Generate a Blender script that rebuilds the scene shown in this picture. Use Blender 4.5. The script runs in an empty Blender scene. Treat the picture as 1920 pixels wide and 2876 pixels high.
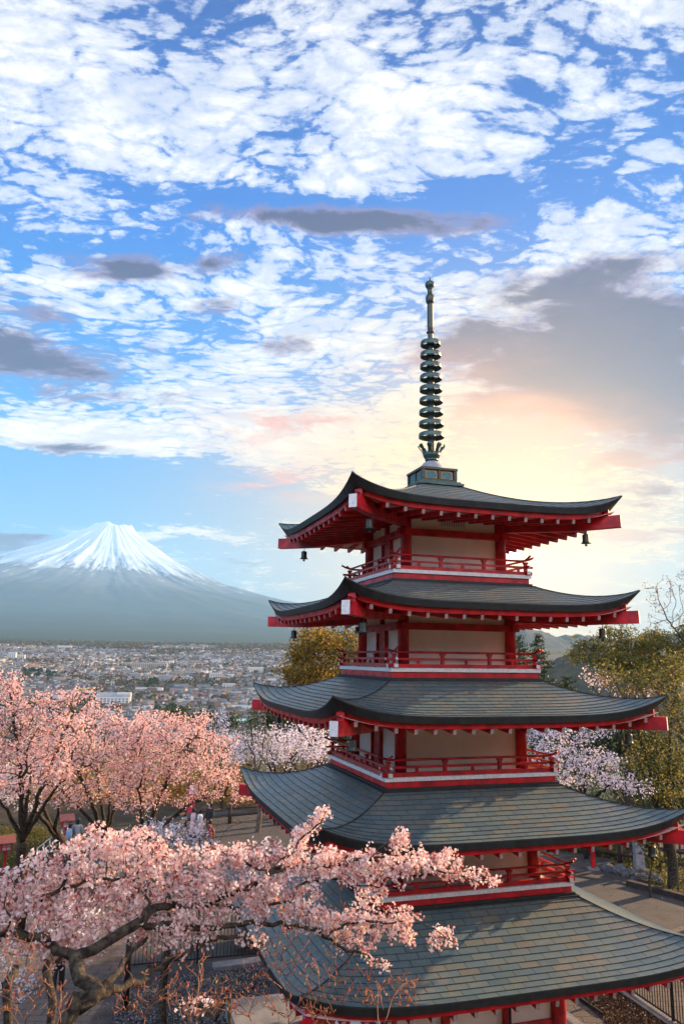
import bpy, math, random
import numpy as np
from mathutils import Vector, Matrix
R = math.radians
scn = bpy.context.scene
COL = scn.collection

# ---------------------------------------------------------------- camera
IMW, IMH, FPX = 1920.0, 2876.0, 2131.2
PITCH, ROLL = R(10.931), R(0.742)
CAMZ = 9.6
cr_, cf_ = Vector((1, 0, 0)), Vector((0, math.cos(PITCH), math.sin(PITCH)))
cu_ = Vector((0, -math.sin(PITCH), math.cos(PITCH)))
cd_ = -cu_
rr = cr_ * math.cos(ROLL) - cd_ * math.sin(ROLL)
dd = cr_ * math.sin(ROLL) + cd_ * math.cos(ROLL)
cam_data = bpy.data.cameras.new('camera')
cam = bpy.data.objects.new('camera', cam_data)
COL.objects.link(cam)
m = Matrix.Identity(4)
for i in range(3):
    m[i][0], m[i][1], m[i][2] = rr[i], -dd[i], -cf_[i]
m[2][3] = CAMZ
cam.matrix_world = m
cam_data.sensor_fit = 'VERTICAL'
cam_data.sensor_height = 24.0
cam_data.lens = FPX / IMH * 24.0
cam_data.clip_start = 0.05
cam_data.clip_end = 90000
scn.camera = cam

def ray(u, v):
    """direction through photo pixel (u, v) of the 1920 x 2876 photograph"""
    return (cf_ * FPX + rr * (u - IMW / 2) + dd * (v - IMH / 2)).normalized()
def P(u, v, Y):
    """world point on that ray at distance Y in front of the camera"""
    d = ray(u, v)
    t = Y / d.y
    return np.array([d.x * t, Y, CAMZ + d.z * t])
def PG(u, v, z=0.0):
    """world point where that ray meets the level z"""
    d = ray(u, v)
    t = (z - CAMZ) / d.z
    return np.array([d.x * t, d.y * t, z])
def azel(u, v):
    d = ray(u, v)
    return math.atan2(d.x, d.y), math.asin(d.z)

# ---------------------------------------------------------------- light
scn.render.engine = 'CYCLES'
scn.view_settings.view_transform = 'Standard'
scn.view_settings.look = 'None'
scn.view_settings.exposure = 1.62
scn.view_settings.gamma = 1.0
scn.cycles.max_bounces = 6
scn.cycles.diffuse_bounces = 3
scn.cycles.glossy_bounces = 2
scn.cycles.transmission_bounces = 3
scn.cycles.volume_bounces = 1
scn.cycles.transparent_max_bounces = 4
scn.cycles.use_denoising = True

SUN_AZ, SUN_EL = R(58), R(19)          # azimuth to the right of the view direction
sun_data = bpy.data.lights.new('sun', 'SUN')
sun_data.energy = 5.0
sun_data.angle = R(0.6)
sun_data.color = (1.0, 0.66, 0.36)
sun = bpy.data.objects.new('sun', sun_data)
COL.objects.link(sun)
SDIR = Vector((math.sin(SUN_AZ) * math.cos(SUN_EL), math.cos(SUN_AZ) * math.cos(SUN_EL), math.sin(SUN_EL)))
sun.rotation_euler = SDIR.to_track_quat('Z', 'Y').to_euler()
sun.location = (30, 40, 60)

world = bpy.data.worlds.new('World')
scn.world = world
world.use_nodes = True
wt = world.node_tree
wt.nodes.clear()

class NG:
    """small helper to write node expressions"""
    def __init__(s, tree): s.t = tree
    def node(s, typ, **kw):
        n = s.t.nodes.new(typ)
        for k, v in kw.items(): setattr(n, k, v)
        return n
    def put(s, sock, v):
        if hasattr(v, 'is_output') or isinstance(v, bpy.types.NodeSocket): s.t.links.new(v, sock)
        elif isinstance(v, (tuple, list)) and len(v) == 3 and sock.type == 'RGBA': sock.default_value = (*v, 1)
        else: sock.default_value = v
    def m(s, op, a, b=None, c=None, clamp=False):
        n = s.node('ShaderNodeMath', operation=op, use_clamp=clamp)
        s.put(n.inputs[0], a)
        if b is not None: s.put(n.inputs[1], b)
        if c is not None: s.put(n.inputs[2], c)
        return n.outputs[0]
    def add(s, *a):
        r = a[0]
        for b in a[1:]: r = s.m('ADD', r, b)
        return r
    def mul(s, *a):
        r = a[0]
        for b in a[1:]: r = s.m('MULTIPLY', r, b)
        return r
    def vm(s, op, a, b=None, scale=None):
        n = s.node('ShaderNodeVectorMath', operation=op)
        s.put(n.inputs[0], a)
        if b is not None: s.put(n.inputs[1], b)
        if scale is not None: s.put(n.inputs['Scale'], scale)
        return n.outputs['Value'] if op in ('DOT_PRODUCT', 'LENGTH', 'DISTANCE') else n.outputs[0]
    def xyz(s, v):
        n = s.node('ShaderNodeSeparateXYZ'); s.put(n.inputs[0], v); return n.outputs
    def comb(s, x, y, z=0.0):
        n = s.node('ShaderNodeCombineXYZ')
        for i, q in enumerate((x, y, z)): s.put(n.inputs[i], q)
        return n.outputs[0]
    def noise(s, v, scale, detail=4, rough=.5, dist=0.0, dims='3D', col=False, lac=2.0):
        n = s.node('ShaderNodeTexNoise', noise_dimensions=dims)
        if v is not None: s.put(n.inputs['Vector'], v)
        s.put(n.inputs['Scale'], scale); s.put(n.inputs['Detail'], detail)
        s.put(n.inputs['Roughness'], rough); s.put(n.inputs['Distortion'], dist)
        s.put(n.inputs['Lacunarity'], lac)
        return n.outputs['Color'] if col else n.outputs['Fac']
    def mr(s, v, a, b, c=0.0, d=1.0, smooth=True):
        n = s.node('ShaderNodeMapRange', interpolation_type='SMOOTHSTEP' if smooth else 'LINEAR')
        s.put(n.inputs[0], v)
        for i, q in enumerate((a, b, c, d)): s.put(n.inputs[i + 1], q)
        return n.outputs[0]
    def mix(s, f, a, b, mode='MIX'):
        n = s.node('ShaderNodeMix', data_type='RGBA', blend_type=mode)
        s.put(n.inputs[0], f); s.put(n.inputs[6], a); s.put(n.inputs[7], b)
        return n.outputs[2]
    def ramp(s, v, stops):
        n = s.node('ShaderNodeValToRGB')
        s.put(n.inputs[0], v)
        e = n.color_ramp.elements
        while len(e) < len(stops): e.new(0.5)
        for k, (p, c) in zip(e, stops): k.position = p; k.color = (*c, 1)
        return n.outputs[0]

def build_sky():
    g = NG(wt)
    D = g.vm('NORMALIZE', g.node('ShaderNodeTexCoord').outputs['Generated'])
    X, Y, Z = g.xyz(D)
    az = g.m('ARCTAN2', X, Y)
    el = g.m('ARCSINE', Z)
    sky = g.node('ShaderNodeTexSky', sky_type='NISHITA', sun_disc=False)
    sky.sun_elevation = SUN_EL
    sky.sun_rotation = SUN_AZ
    sky.altitude = 900
    sky.air_density = 1.2; sky.dust_density = 0.6; sky.ozone_density = 3.0
    # cloud sheet: direction projected on a horizontal layer
    zz = g.m('MAXIMUM', g.add(Z, 0.10), 0.03)
    q = g.comb(g.m('DIVIDE', X, zz), g.m('DIVIDE', Y, zz), 0.0)
    warp = g.noise(q, 1.3, 3, .55, col=True)
    q2 = g.vm('ADD', q, g.vm('SCALE', g.vm('SUBTRACT', warp, (.5, .5, .5)), scale=.30))
    aw = g.noise(q, 1.6, 5, .6, col=True)
    ax, ay, _ = g.xyz(g.vm('SUBTRACT', aw, (.5, .5, .5)))
    azw = g.add(az, g.mul(ax, .20)); elw = g.add(el, g.mul(ay, .075))
    def blob(u, v, su, sv, k=1.0, warped=True):
        """soft patch in the sky round the direction of photo position (u, v) of the 1568-wide view"""
        a, e = azel(u * 1.2245, v * 1.2245)
        A, E = (azw, elw) if warped else (az, el)
        sa, se = su / 1740.0, sv / 1740.0
        ca = math.cos(e)
        da = g.mul(g.m('SUBTRACT', A, a), ca / sa)
        de = g.mul(g.m('SUBTRACT', E, e), 1 / se)
        r2 = g.add(g.mul(da, da), g.mul(de, de))
        return g.mul(g.m('EXPONENT', g.mul(r2, -1.0)), k)
    def total(lst, warped=True):
        r = None
        for b in lst:
            x = blob(*b, warped=warped)
            r = x if r is None else g.add(r, x)
        return r
    # clear blue, paler towards the horizon, warm round the low sun
    t = g.mr(el, R(-2), R(46), 0, 1, smooth=False)
    blue = g.ramp(t, [(0.0, (.28, .56, .74)), (.16, (.13, .50, .84)), (.42, (.02, .36, .92)), (.68, (.0, .20, .78)), (1.0, (.0, .065, .40))])
    nis = g.mix(1.0, sky.outputs[0], (.09, .09, .09), 'MULTIPLY')
    base = g.mix(0.88, nis, blue)
    a0, e0 = azel(1434, 1540)
    gv = (math.sin(a0) * math.cos(e0), math.cos(a0) * math.cos(e0), math.sin(e0))
    ang = g.m('ARCCOSINE', g.m('MINIMUM', g.vm('DOT_PRODUCT', D, gv), .99999))
    wide = g.m('EXPONENT', g.mul(g.m('POWER', g.mul(ang, 1 / R(13)), 2.0), -1.0))
    # low warm belt: gaussian in elevation, broad in azimuth
    belt = g.mul(g.m('EXPONENT', g.mul(g.m('POWER', g.mul(g.m('SUBTRACT', el, R(9.5)), 1 / R(8.5)), 2.0), -1.0)),
                 g.m('EXPONENT', g.mul(g.m('POWER', g.mul(g.m('SUBTRACT', az, R(7)), 1 / R(19)), 2.0), -1.0)))
    warm = g.m('MINIMUM', g.add(wide, g.mul(belt, .85)), 1.0)
    # high white altocumulus
    cov = total([(780, 130, 1500, 330, .22), (300, 60, 330, 90, -.10), (1050, 60, 200, 60, -.07), (620, 480, 620, 32, -.20), (60, 530, 260, 34, -.14), (150, 1110, 300, 68, -.62),
                 (1130, 430, 230, 34, -.06), (700, 760, 700, 150, .15), (620, 1000, 430, 120, .24), (200, 660, 260, 70, .06), (180, 1000, 170, 34, .34),
                 (1340, 600, 260, 120, .14), (650, 400, 500, 60, .04), (330, 590, 330, 45, -.08), (1500, 500, 180, 80, .04), (1490, 210, 170, 190, -.13), (1380, 430, 200, 60, -.08), (330, 430, 220, 60, .08), (1400, 1200, 350, 90, .12), (0, 1000, 260, 36, .16), (330, 1225, 220, 12, .30), (200, 240, 260, 90, .0)])
    big = g.noise(q2, 2.6, 3, .55)
    cov = g.add(cov, g.mul(g.m('MAXIMUM', g.mr(el, R(50), R(75)), g.mr(Y, -.05, -.6)), .16))  # extra unseen cloud overhead and behind, added for whiter fill light
    qs = g.vm('MULTIPLY', q2, (0.9, 1.25, 1.0))
    fine = g.noise(qs, 10.0, 10, .74)
    rip = g.noise(g.vm('MULTIPLY', q2, (.8, 1.7, 1)), 26.0, 4, .65, dist=.15)
    vor = g.node('ShaderNodeTexVoronoi', feature='DISTANCE_TO_EDGE', voronoi_dimensions='2D')
    g.put(vor.inputs['Vector'], g.vm('ADD', g.vm('MULTIPLY', q2, (.9, 1.5, 1)), g.vm('SCALE', g.noise(q2, 11, 4, .6, col=True), scale=.13)))
    vor.inputs['Scale'].default_value = 13.0
    cell = g.mr(vor.outputs['Distance'], 0.0, .25)
    dens = g.add(g.mul(big, .66), g.mul(fine, .72), g.mul(rip, .26), g.mul(cell, .09), cov, -.312)
    alpha = g.mr(dens, .60, .71)
    thick = g.mr(dens, .62, .90)
    shade = g.noise(g.vm('ADD', qs, (.05, .09, 0)), 7.0, 4, .6)
    white = g.mix(g.mul(g.mr(shade, .40, .68), .55), (1.12, 1.07, .98), (.42, .50, .68))
    white = g.mix(thick, g.mix(.5, base, (.9, .95, 1.05)), white)
    white = g.mix(g.mul(warm, .85), white, (1.22, .82, .36))
    skyc = g.mix(g.mul(warm, .66), base, (.80, .50, .24))
    c = g.mix(g.mul(alpha, .97), skyc, white)
    # low grey and violet clouds, in front of the white sheet
    dark = total([(700, 518, 250, 30, 1.05), (860, 495, 120, 26, .5), (1120, 500, 120, 24, .6), (320, 618, 100, 28, .9), (480, 612, 70, 34, .8), (500, 705, 55, 15, .55), (1220, 665, 130, 46, .85), (1480, 610, 110, 30, .62),
                  (1250, 800, 240, 70, .72), (1450, 790, 190, 130, .80), (1330, 880, 250, 70, .75), (1120, 800, 150, 60, .5), (1500, 700, 140, 40, .4),
                  (1520, 940, 130, 120, .75), (150, 860, 190, 52, .85), (30, 770, 100, 40, .70), (340, 770, 70, 18, .45), (660, 770, 120, 24, .45), (140, 1015, 110, 20, .80),
                  (60, 690, 130, 46, .42), (1420, 1216, 130, 20, 1.0), (1260, 1150, 120, 14, .5), (1500, 1120, 120, 22, .6), (560, 1300, 110, 12, .5), (1150, 945, 190, 28, .45), (690, 985, 130, 48, .55), (640, 1118, 110, 24, .55), (50, 1258, 140, 17, .9), (0, 1240, 60, 12, .5), (1440, 1050, 150, 36, .40)])
    dn = g.noise(g.vm('ADD', g.vm('MULTIPLY', q2, (.8, 1.2, 1)), (3.1, 1.7, 0)), 5.6, 8, .66, dist=.3)
    dd_ = g.add(g.mul(dark, .85), g.mul(g.m('SUBTRACT', dn, .5), 2.1))
    dal = g.mul(g.mr(dd_, .22, .72), g.mr(dark, .02, .22))
    thickd = g.mr(dd_, .35, .9)
    dsh = g.noise(g.vm('ADD', q2, (1.1, 5.2, 0)), 7.0, 5, .6)
    dcol = g.mix(g.mr(g.add(g.mul(dsh, .6), g.mul(g.m('SUBTRACT', 1.0, thickd), .4)), .34, .62), (.06, .045, .15), (.26, .20, .36))
    pink = total([(670, 990, 190, 70, .95), (640, 1118, 150, 40, .95), (1130, 960, 200, 44, .9), (1230, 990, 170, 50, .7), (1420, 1060, 190, 44, .45), (1420, 1216, 150, 20, .55), (1000, 840, 160, 60, .30)])
    dcol = g.mix(g.m('MINIMUM', g.mul(pink, .9), 1.0), dcol, (.95, .28, .17))
    c = g.mix(g.mul(dal, .97), c, dcol)
    pinkw = g.mul(g.m('MINIMUM', pink, 1.0), g.mr(dn, .40, .60), .62)
    c = g.mix(pinkw, c, (1.05, .50, .36))
    # glow of the low sun behind the pagoda
    core = g.m('EXPONENT', g.mul(g.mul(ang, 1 / R(3.0)), -1.0))
    disc = g.mr(ang, R(.9), R(.4))
    glow = g.mix(1.0, (2.6, 1.4, .30), g.comb(core, core, core), 'MULTIPLY')
    c2 = g.mix(g.m('MINIMUM', g.mul(wide, .55), 1.0), c, (1.6, 1.02, .30))
    c3 = g.mix(1.0, c2, g.vm('SCALE', glow, scale=1.0), 'ADD')
    c3 = g.mix(1.0, c3, g.vm('SCALE', g.comb(disc, g.mul(disc, .8), g.mul(disc, .5)), scale=6.0), 'ADD')
    # unseen sky behind the viewer, brightened and warmed as added fill light
    back = g.mul(g.mr(Y, -.05, -.5), g.mr(el, R(70), R(35)))
    c3 = g.vm('SCALE', c3, scale=g.add(1.0, g.mul(back, 3.4)))
    c3 = g.vm('SCALE', c3, scale=g.mr(el, R(47), R(66), 1.0, .38))  # unseen zenith dimmed to keep roof tops and ground darker
    c3 = g.mix(g.mul(back, g.mr(X, -.35, .45)), c3, (1.30, .98, .78), 'MULTIPLY')
    bg = g.node('ShaderNodeBackground')
    g.put(bg.inputs['Color'], g.vm('SCALE', c3, scale=7.2))
    bg.inputs['Strength'].default_value = 0.05
    out = g.node('ShaderNodeOutputWorld')
    wt.links.new(bg.outputs[0], out.inputs[0])
build_sky()
world.cycles.sampling_method = 'MANUAL'
world.cycles.sample_map_resolution = 512

# ---------------------------------------------------------------- materials
MATS = {}
def mat(name, col, rough=.6, spec=.5, var=.0, vscale=5.0, bump=0.0, bscale=30.0, metallic=0.0, col2=None, trans=0.0, coords='Object', detail=5, vr=0.0):
    m = bpy.data.materials.new(name); m.use_nodes = True
    t = m.node_tree; t.nodes.clear(); g = NG(t)
    b = g.node('ShaderNodeBsdfPrincipled'); o = g.node('ShaderNodeOutputMaterial')
    t.links.new(b.outputs[0], o.inputs[0])
    b.inputs['Roughness'].default_value = rough
    b.inputs['Specular IOR Level'].default_value = spec
    b.inputs['Metallic'].default_value = metallic
    tc = g.node('ShaderNodeTexCoord').outputs[coords]
    c2 = col2 if col2 else tuple(x * (1 - var) for x in col)
    if var or col2:
        n = g.noise(tc, vscale, detail, .62)
        g.put(b.inputs['Base Color'], g.mix(g.mr(n, .33, .67), col, c2))
        if vr: g.put(b.inputs['Roughness'], g.mr(n, .3, .7, rough - vr, rough + vr))
    else:
        b.inputs['Base Color'].default_value = (*col, 1)
    if bump:
        bn = g.node('ShaderNodeBump'); bn.inputs['Strength'].default_value = bump
        bn.inputs['Distance'].default_value = .02
        g.put(bn.inputs['Height'], g.noise(tc, bscale, 5, .6))
        t.links.new(bn.outputs[0], b.inputs['Normal'])
    if trans:
        tr = g.node('ShaderNodeBsdfTranslucent'); ms = g.node('ShaderNodeMixShader')
        src = b.inputs['Base Color'].links[0].from_socket if b.inputs['Base Color'].links else col
        g.put(tr.inputs['Color'], src)
        ms.inputs[0].default_value = trans
        t.links.new(b.outputs[0], ms.inputs[1]); t.links.new(tr.outputs[0], ms.inputs[2]); t.links.new(ms.outputs[0], o.inputs[0])
    MATS[name] = m
    return m

def leaf_mat(name, cols, trans=.35, rough=.55, gloss=.25):
    """leaf or petal: colour differs from leaf to leaf by the attribute 'tone', light passes through"""
    m = bpy.data.materials.new(name); m.use_nodes = True
    t = m.node_tree; t.nodes.clear(); g = NG(t)
    b = g.node('ShaderNodeBsdfPrincipled'); o = g.node('ShaderNodeOutputMaterial')
    at = g.node('ShaderNodeAttribute', attribute_name='tone')
    k = len(cols) - 1
    c = g.ramp(at.outputs['Fac'], [(i / k, q) for i, q in enumerate(cols)])
    g.put(b.inputs['Base Color'], c); b.inputs['Roughness'].default_value = rough
    b.inputs['Specular IOR Level'].default_value = gloss
    tr = g.node('ShaderNodeBsdfTranslucent'); g.put(tr.inputs['Color'], c)
    ms = g.node('ShaderNodeMixShader'); ms.inputs[0].default_value = trans
    t.links.new(b.outputs[0], ms.inputs[1]); t.links.new(tr.outputs[0], ms.inputs[2]); t.links.new(ms.outputs[0], o.inputs[0])
    return m

def slate_mat():
    m = bpy.data.materials.new('slate'); m.use_nodes = True
    t = m.node_tree; t.nodes.clear(); g = NG(t)
    b = g.node('ShaderNodeBsdfPrincipled'); o = g.node('ShaderNodeOutputMaterial')
    t.links.new(b.outputs[0], o.inputs[0])
    uv = g.node('ShaderNodeTexCoord').outputs['UV']; ob = g.node('ShaderNodeTexCoord').outputs['Object']
    U, V, _ = g.xyz(uv)                       # U metres along the eave, V = course number
    row = g.m('FLOOR', V)
    off = g.m('FRACT', g.mul(row, .5))
    uu = g.add(g.mul(U, 1 / .43), off, g.mul(g.m('SINE', g.mul(row, 12.9)), .06))
    cellx = g.m('FLOOR', uu); fx = g.m('FRACT', uu)
    wn = g.node('ShaderNodeTexWhiteNoise', noise_dimensions='3D'); g.put(wn.inputs['Vector'], g.comb(cellx, row, 0.0))
    rv = wn.outputs['Value']; rc = wn.outputs['Color']
    col = g.ramp(rv, [(0.0, (.054, .096, .106)), (.35, (.068, .116, .124)), (.6, (.078, .124, .124)), (.82, (.090, .120, .106)), (1.0, (.108, .112, .088))])
    st = g.noise(ob, 1.1, 6, .65)
    col = g.mix(g.mul(g.mr(st, .50, .72), .55), col, (.20, .155, .10))   # lichen and rust stains
    st2 = g.noise(ob, 9.0, 5, .7)
    col = g.mix(g.mul(g.mr(st2, .45, .75), .35), col, (.06, .075, .075))
    joint = g.m('MAXIMUM', g.m('LESS_THAN', fx, .05), g.m('LESS_THAN', g.m('FRACT', V), .035))
    col = g.mix(g.mul(joint, .85), col, (.012, .012, .012))
    g.put(b.inputs['Base Color'], col)
    g.put(b.inputs['Roughness'], g.add(g.mr(st2, .3, .7, .34, .52), g.mul(rv, .06)))
    b.inputs['Specular IOR Level'].default_value = .75
    bp = g.node('ShaderNodeBump'); bp.inputs['Strength'].default_value = .45; bp.inputs['Distance'].default_value = .012
    h = g.add(g.mul(g.noise(ob, 14.0, 5, .65), .8), g.mul(g.noise(g.vm('ADD', ob, rc), 3.0, 2), .6), g.mul(joint, -.7), g.mul(rv, .5))
    g.put(bp.inputs['Height'], h); t.links.new(bp.outputs[0], b.inputs['Normal'])
    return m

M_RED = mat('red_paint', (.58, .010, .018), .46, .45, var=.55, vscale=3.4, bump=.10, bscale=60, vr=.08)
M_REDW = mat('worn_red_paint', (.50, .014, .018), .55, .4, col2=(.30, .10, .075), vscale=4.5, bump=.25, bscale=40)
M_WHITE = mat('white_paint', (.74, .73, .70), .55, .4, var=.22, vscale=14, bump=.1)
M_END = mat('shaded_white_paint', (.26, .22, .19), .6, .3, var=.3, vscale=10)  # white paint with the shade under the eaves put into its colour
M_PLASTER = mat('plaster', (.90, .80, .72), .8, .2, var=.14, vscale=1.1, bump=.12, bscale=24)
M_SOFFIT = mat('soffit_board', (.70, .42, .36), .7, .3, var=.12, vscale=3)
M_SLATE = slate_mat()
M_EDGE = mat('dark_roof_edge', (.022, .025, .024), .62, .4, var=.45, vscale=6, bump=.3, bscale=20)
M_BRONZE = mat('green_bronze', (.050, .105, .088), .42, .6, col2=(.025, .045, .042), vscale=5, bump=.3, bscale=18, metallic=.35)
M_BRONZED = mat('dark_bronze', (.045, .050, .040), .45, .6, col2=(.045, .055, .040), vscale=9, bump=.2, bscale=30, metallic=.5)
M_STONE = mat('weathered_stone', (.30, .31, .33), .75, .3, var=.35, vscale=8, bump=.3)
M_GOLD = mat('ochre_inlay', (.40, .24, .10), .5, .4, var=.4, vscale=20)
M_TEAL = mat('teal_panel', (.05, .19, .21), .5, .4, var=.5, vscale=16, bump=.3)
M_DARK = mat('dark_gap', (.015, .015, .015), .8)
M_IRON = mat('black_iron', (.014, .014, .016), .5, .5)
M_BARK = mat('cherry_bark', (.016, .011, .010), .85, .2, col2=(.085, .072, .048), vscale=15, bump=1.0, bscale=26)
M_BARKP = mat('pine_bark', (.075, .050, .036), .9, .2, col2=(.13, .11, .09), vscale=6, bump=.7, bscale=16)
M_TWIG = mat('red_twig', (.17, .075, .045), .7, .3, col2=(.22, .12, .07), vscale=9)
M_CONC = mat('concrete', (.24, .235, .23), .85, .25, var=.3, vscale=3, bump=.35, bscale=40)
M_WOODD = mat('dark_log', (.060, .045, .038), .8, .25, var=.4, vscale=5, bump=.4)
M_ROCK = mat('rock', (.060, .060, .064), .85, .3, col2=(.14, .14, .14), vscale=3, bump=.8, bscale=9)

# ---------------------------------------------------------------- mesh tools
class MB:
    """collects faces (with a material slot and UV) and links them as one mesh"""
    def __init__(s): s.v = []; s.f = []; s.mi = []; s.uv = []; s.n = 0; s.sm = []; s.has_uv = False
    def add(s, vs, fs, mi=0, uv=None, smooth=False):
        o = s.n
        s.v.extend([tuple(map(float, p)) for p in vs]); s.n += len(vs)
        for k, f in enumerate(fs):
            s.f.append(tuple(i + o for i in f)); s.mi.append(mi); s.sm.append(smooth)
            s.uv.append(uv[k] if uv else None)
        if uv: s.has_uv = True
        return s
    def box(s, c, sz, ax=None, mi=0):
        c = np.array(c, float); h = np.array(sz, float) / 2
        A = np.eye(3) if ax is None else np.array(ax, float)
        vs = [c + A[0] * h[0] * i + A[1] * h[1] * j + A[2] * h[2] * k for k in (-1, 1) for j in (-1, 1) for i in (-1, 1)]
        return s.add(vs, [(0, 2, 3, 1), (4, 5, 7, 6), (0, 1, 5, 4), (2, 6, 7, 3), (0, 4, 6, 2), (1, 3, 7, 5)], mi)
    def beam(s, p0, p1, w, h, up=(0, 0, 1), mi=0, mend=None):
        p0, p1 = np.array(p0, float), np.array(p1, float)
        d = p1 - p0; L = np.linalg.norm(d); d /= L
        sd = np.cross(d, up); sd /= np.linalg.norm(sd); u = np.cross(sd, d)
        vs = []
        for q in (p0, p1):
            for a, b in ((-1, -1), (1, -1), (1, 1), (-1, 1)): vs.append(q + sd * a * w / 2 + u * b * h / 2)
        s.add(vs, [(0, 1, 5, 4), (1, 2, 6, 5), (2, 3, 7, 6), (3, 0, 4, 7), (3, 2, 1, 0)], mi)
        o = s.n
        s.f.append((o - 4, o - 3, o - 2, o - 1)); s.mi.append(mi if mend is None else mend); s.uv.append(None); s.sm.append(False)
        return s
    def tube(s, pts, rad, n=6, mi=0, cap=True, smooth=True):
        pts = np.array(pts, float); rad = np.broadcast_to(np.array(rad, float), (len(pts),))
        vs = []; prev = None
        for i, p in enumerate(pts):
            d = pts[min(i + 1, len(pts) - 1)] - pts[max(i - 1, 0)]
            d = d / (np.linalg.norm(d) + 1e-9)
            if prev is None:
                a = np.cross(d, (0, 0, 1)) if abs(d[2]) < .9 else np.cross(d, (1, 0, 0))
            else:
                a = prev - d * np.dot(prev, d)
            a = a / (np.linalg.norm(a) + 1e-9); b = np.cross(d, a); prev = a
            for k in range(n):
                t = 2 * math.pi * k / n
                vs.append(p + (a * math.cos(t) + b * math.sin(t)) * rad[i])
        fs = [(i * n + k, i * n + (k + 1) % n, (i + 1) * n + (k + 1) % n, (i + 1) * n + k) for i in range(len(pts) - 1) for k in range(n)]
        if cap: fs += [tuple(range(n))[::-1], tuple((len(pts) - 1) * n + k for k in range(n))]
        return s.add(vs, fs, mi, smooth=smooth)
    def lathe(s, prof, c=(0, 0, 0), n=16, mi=0, smooth=True):
        vs = [(c[0] + r * math.cos(2 * math.pi * k / n), c[1] + r * math.sin(2 * math.pi * k / n), c[2] + z) for r, z in prof for k in range(n)]
        fs = [(i * n + k, i * n + (k + 1) % n, (i + 1) * n + (k + 1) % n, (i + 1) * n + k) for i in range(len(prof) - 1) for k in range(n)]
        return s.add(vs, fs, mi, smooth=smooth)
    def build(s, name, mats, parent=None):
        me = bpy.data.meshes.new(name)
        me.from_pydata(s.v, [], s.f)
        for m_ in (mats if isinstance(mats, (list, tuple)) else [mats]): me.materials.append(m_)
        me.polygons.foreach_set('material_index', s.mi)
        me.polygons.foreach_set('use_smooth', s.sm)
        if s.has_uv:
            ul = me.uv_layers.new(name='UVMap'); flat = []
            for f, u in zip(s.f, s.uv): flat += [c for q in (u if u else [(0, 0)] * len(f)) for c in q]
            ul.data.foreach_set('uv', flat)
        me.update()
        o = bpy.data.objects.new(name, me); COL.objects.link(o)
        if parent is not None: o.parent = parent
        return o

def quads_mesh(name, V, tone, material, parent=None, nv=4):
    """V: (N, nv, 3) faces as one mesh, with a 'tone' per face"""
    N = len(V)
    me = bpy.data.meshes.new(name)
    me.vertices.add(N * nv); me.vertices.foreach_set('co', np.ascontiguousarray(V, dtype=np.float32).ravel())
    me.loops.add(N * nv); me.loops.foreach_set('vertex_index', np.arange(N * nv, dtype=np.int32))
    me.polygons.add(N); me.polygons.foreach_set('loop_start', np.arange(0, N * nv, nv, dtype=np.int32))
    me.polygons.foreach_set('loop_total', np.full(N, nv, dtype=np.int32))
    me.update(calc_edges=True)
    a = me.attributes.new('tone', 'FLOAT', 'FACE'); a.data.foreach_set('value', np.asarray(tone, dtype=np.float32))
    me.materials.append(material)
    o = bpy.data.objects.new(name, me); COL.objects.link(o)
    if parent is not None: o.parent = parent
    return o

def tag(o, label=None, cat=None, group=None, kind=None):
    if label: o['label'] = label
    if cat: o['category'] = cat
    if group: o['group'] = group
    if kind: o['kind'] = kind
    return o
def empty(name, loc=(0, 0, 0), rz=0.0):
    o = bpy.data.objects.new(name, None); COL.objects.link(o)
    o.empty_display_size = .3
    o.location = loc; o.rotation_euler = (0, 0, rz)
    return o
def reparent_keep(o, root):
    o.parent = root
def copy_tree(o, parent=None):
    c = o.copy(); COL.objects.link(c)
    if parent is not None: c.parent = parent
    for ch in list(o.children): copy_tree(ch, c)
    return c

# ---------------------------------------------------------------- pagoda
PAG = np.array([2.418, 20.0, 0.0])
PHI = R(-27.356)
pag = tag(empty('pagoda', PAG, PHI + math.pi / 4),
          'tall red and white five-storey pagoda with blue-grey slate roofs and a ringed bronze spire', 'pagoda')
# local frame: corners (-a,-a)=near corner rotated; side 0 has outward normal -Y (the wide face towards the camera)
# rows: eave half side, eave tip height, deck half side, deck height, body half side, beam height
EA = [4.634, 4.165, 3.917, 3.599, 3.405]
EZ = [3.96, 6.52, 8.87, 11.23, 13.50]
DA = [None, 2.345, 2.161, 1.936, 1.833]
DZ = [0.62, 4.70, 7.06, 9.41, 11.69]
BA = [2.02, 1.70, 1.56, 1.428, 1.294]
EZ = [z for z in EZ]
TIPZ = EZ
LIFT = .42
def side_frame(k):
    """k-th side: outward normal n and direction t along the side"""
    a = -math.pi / 2 + k * math.pi / 2
    n = np.array([math.cos(a), math.sin(a), 0]); t = np.array([-math.sin(a), math.cos(a), 0])
    return n, t
def lift(u): return LIFT * abs(u) ** 4.6

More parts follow.
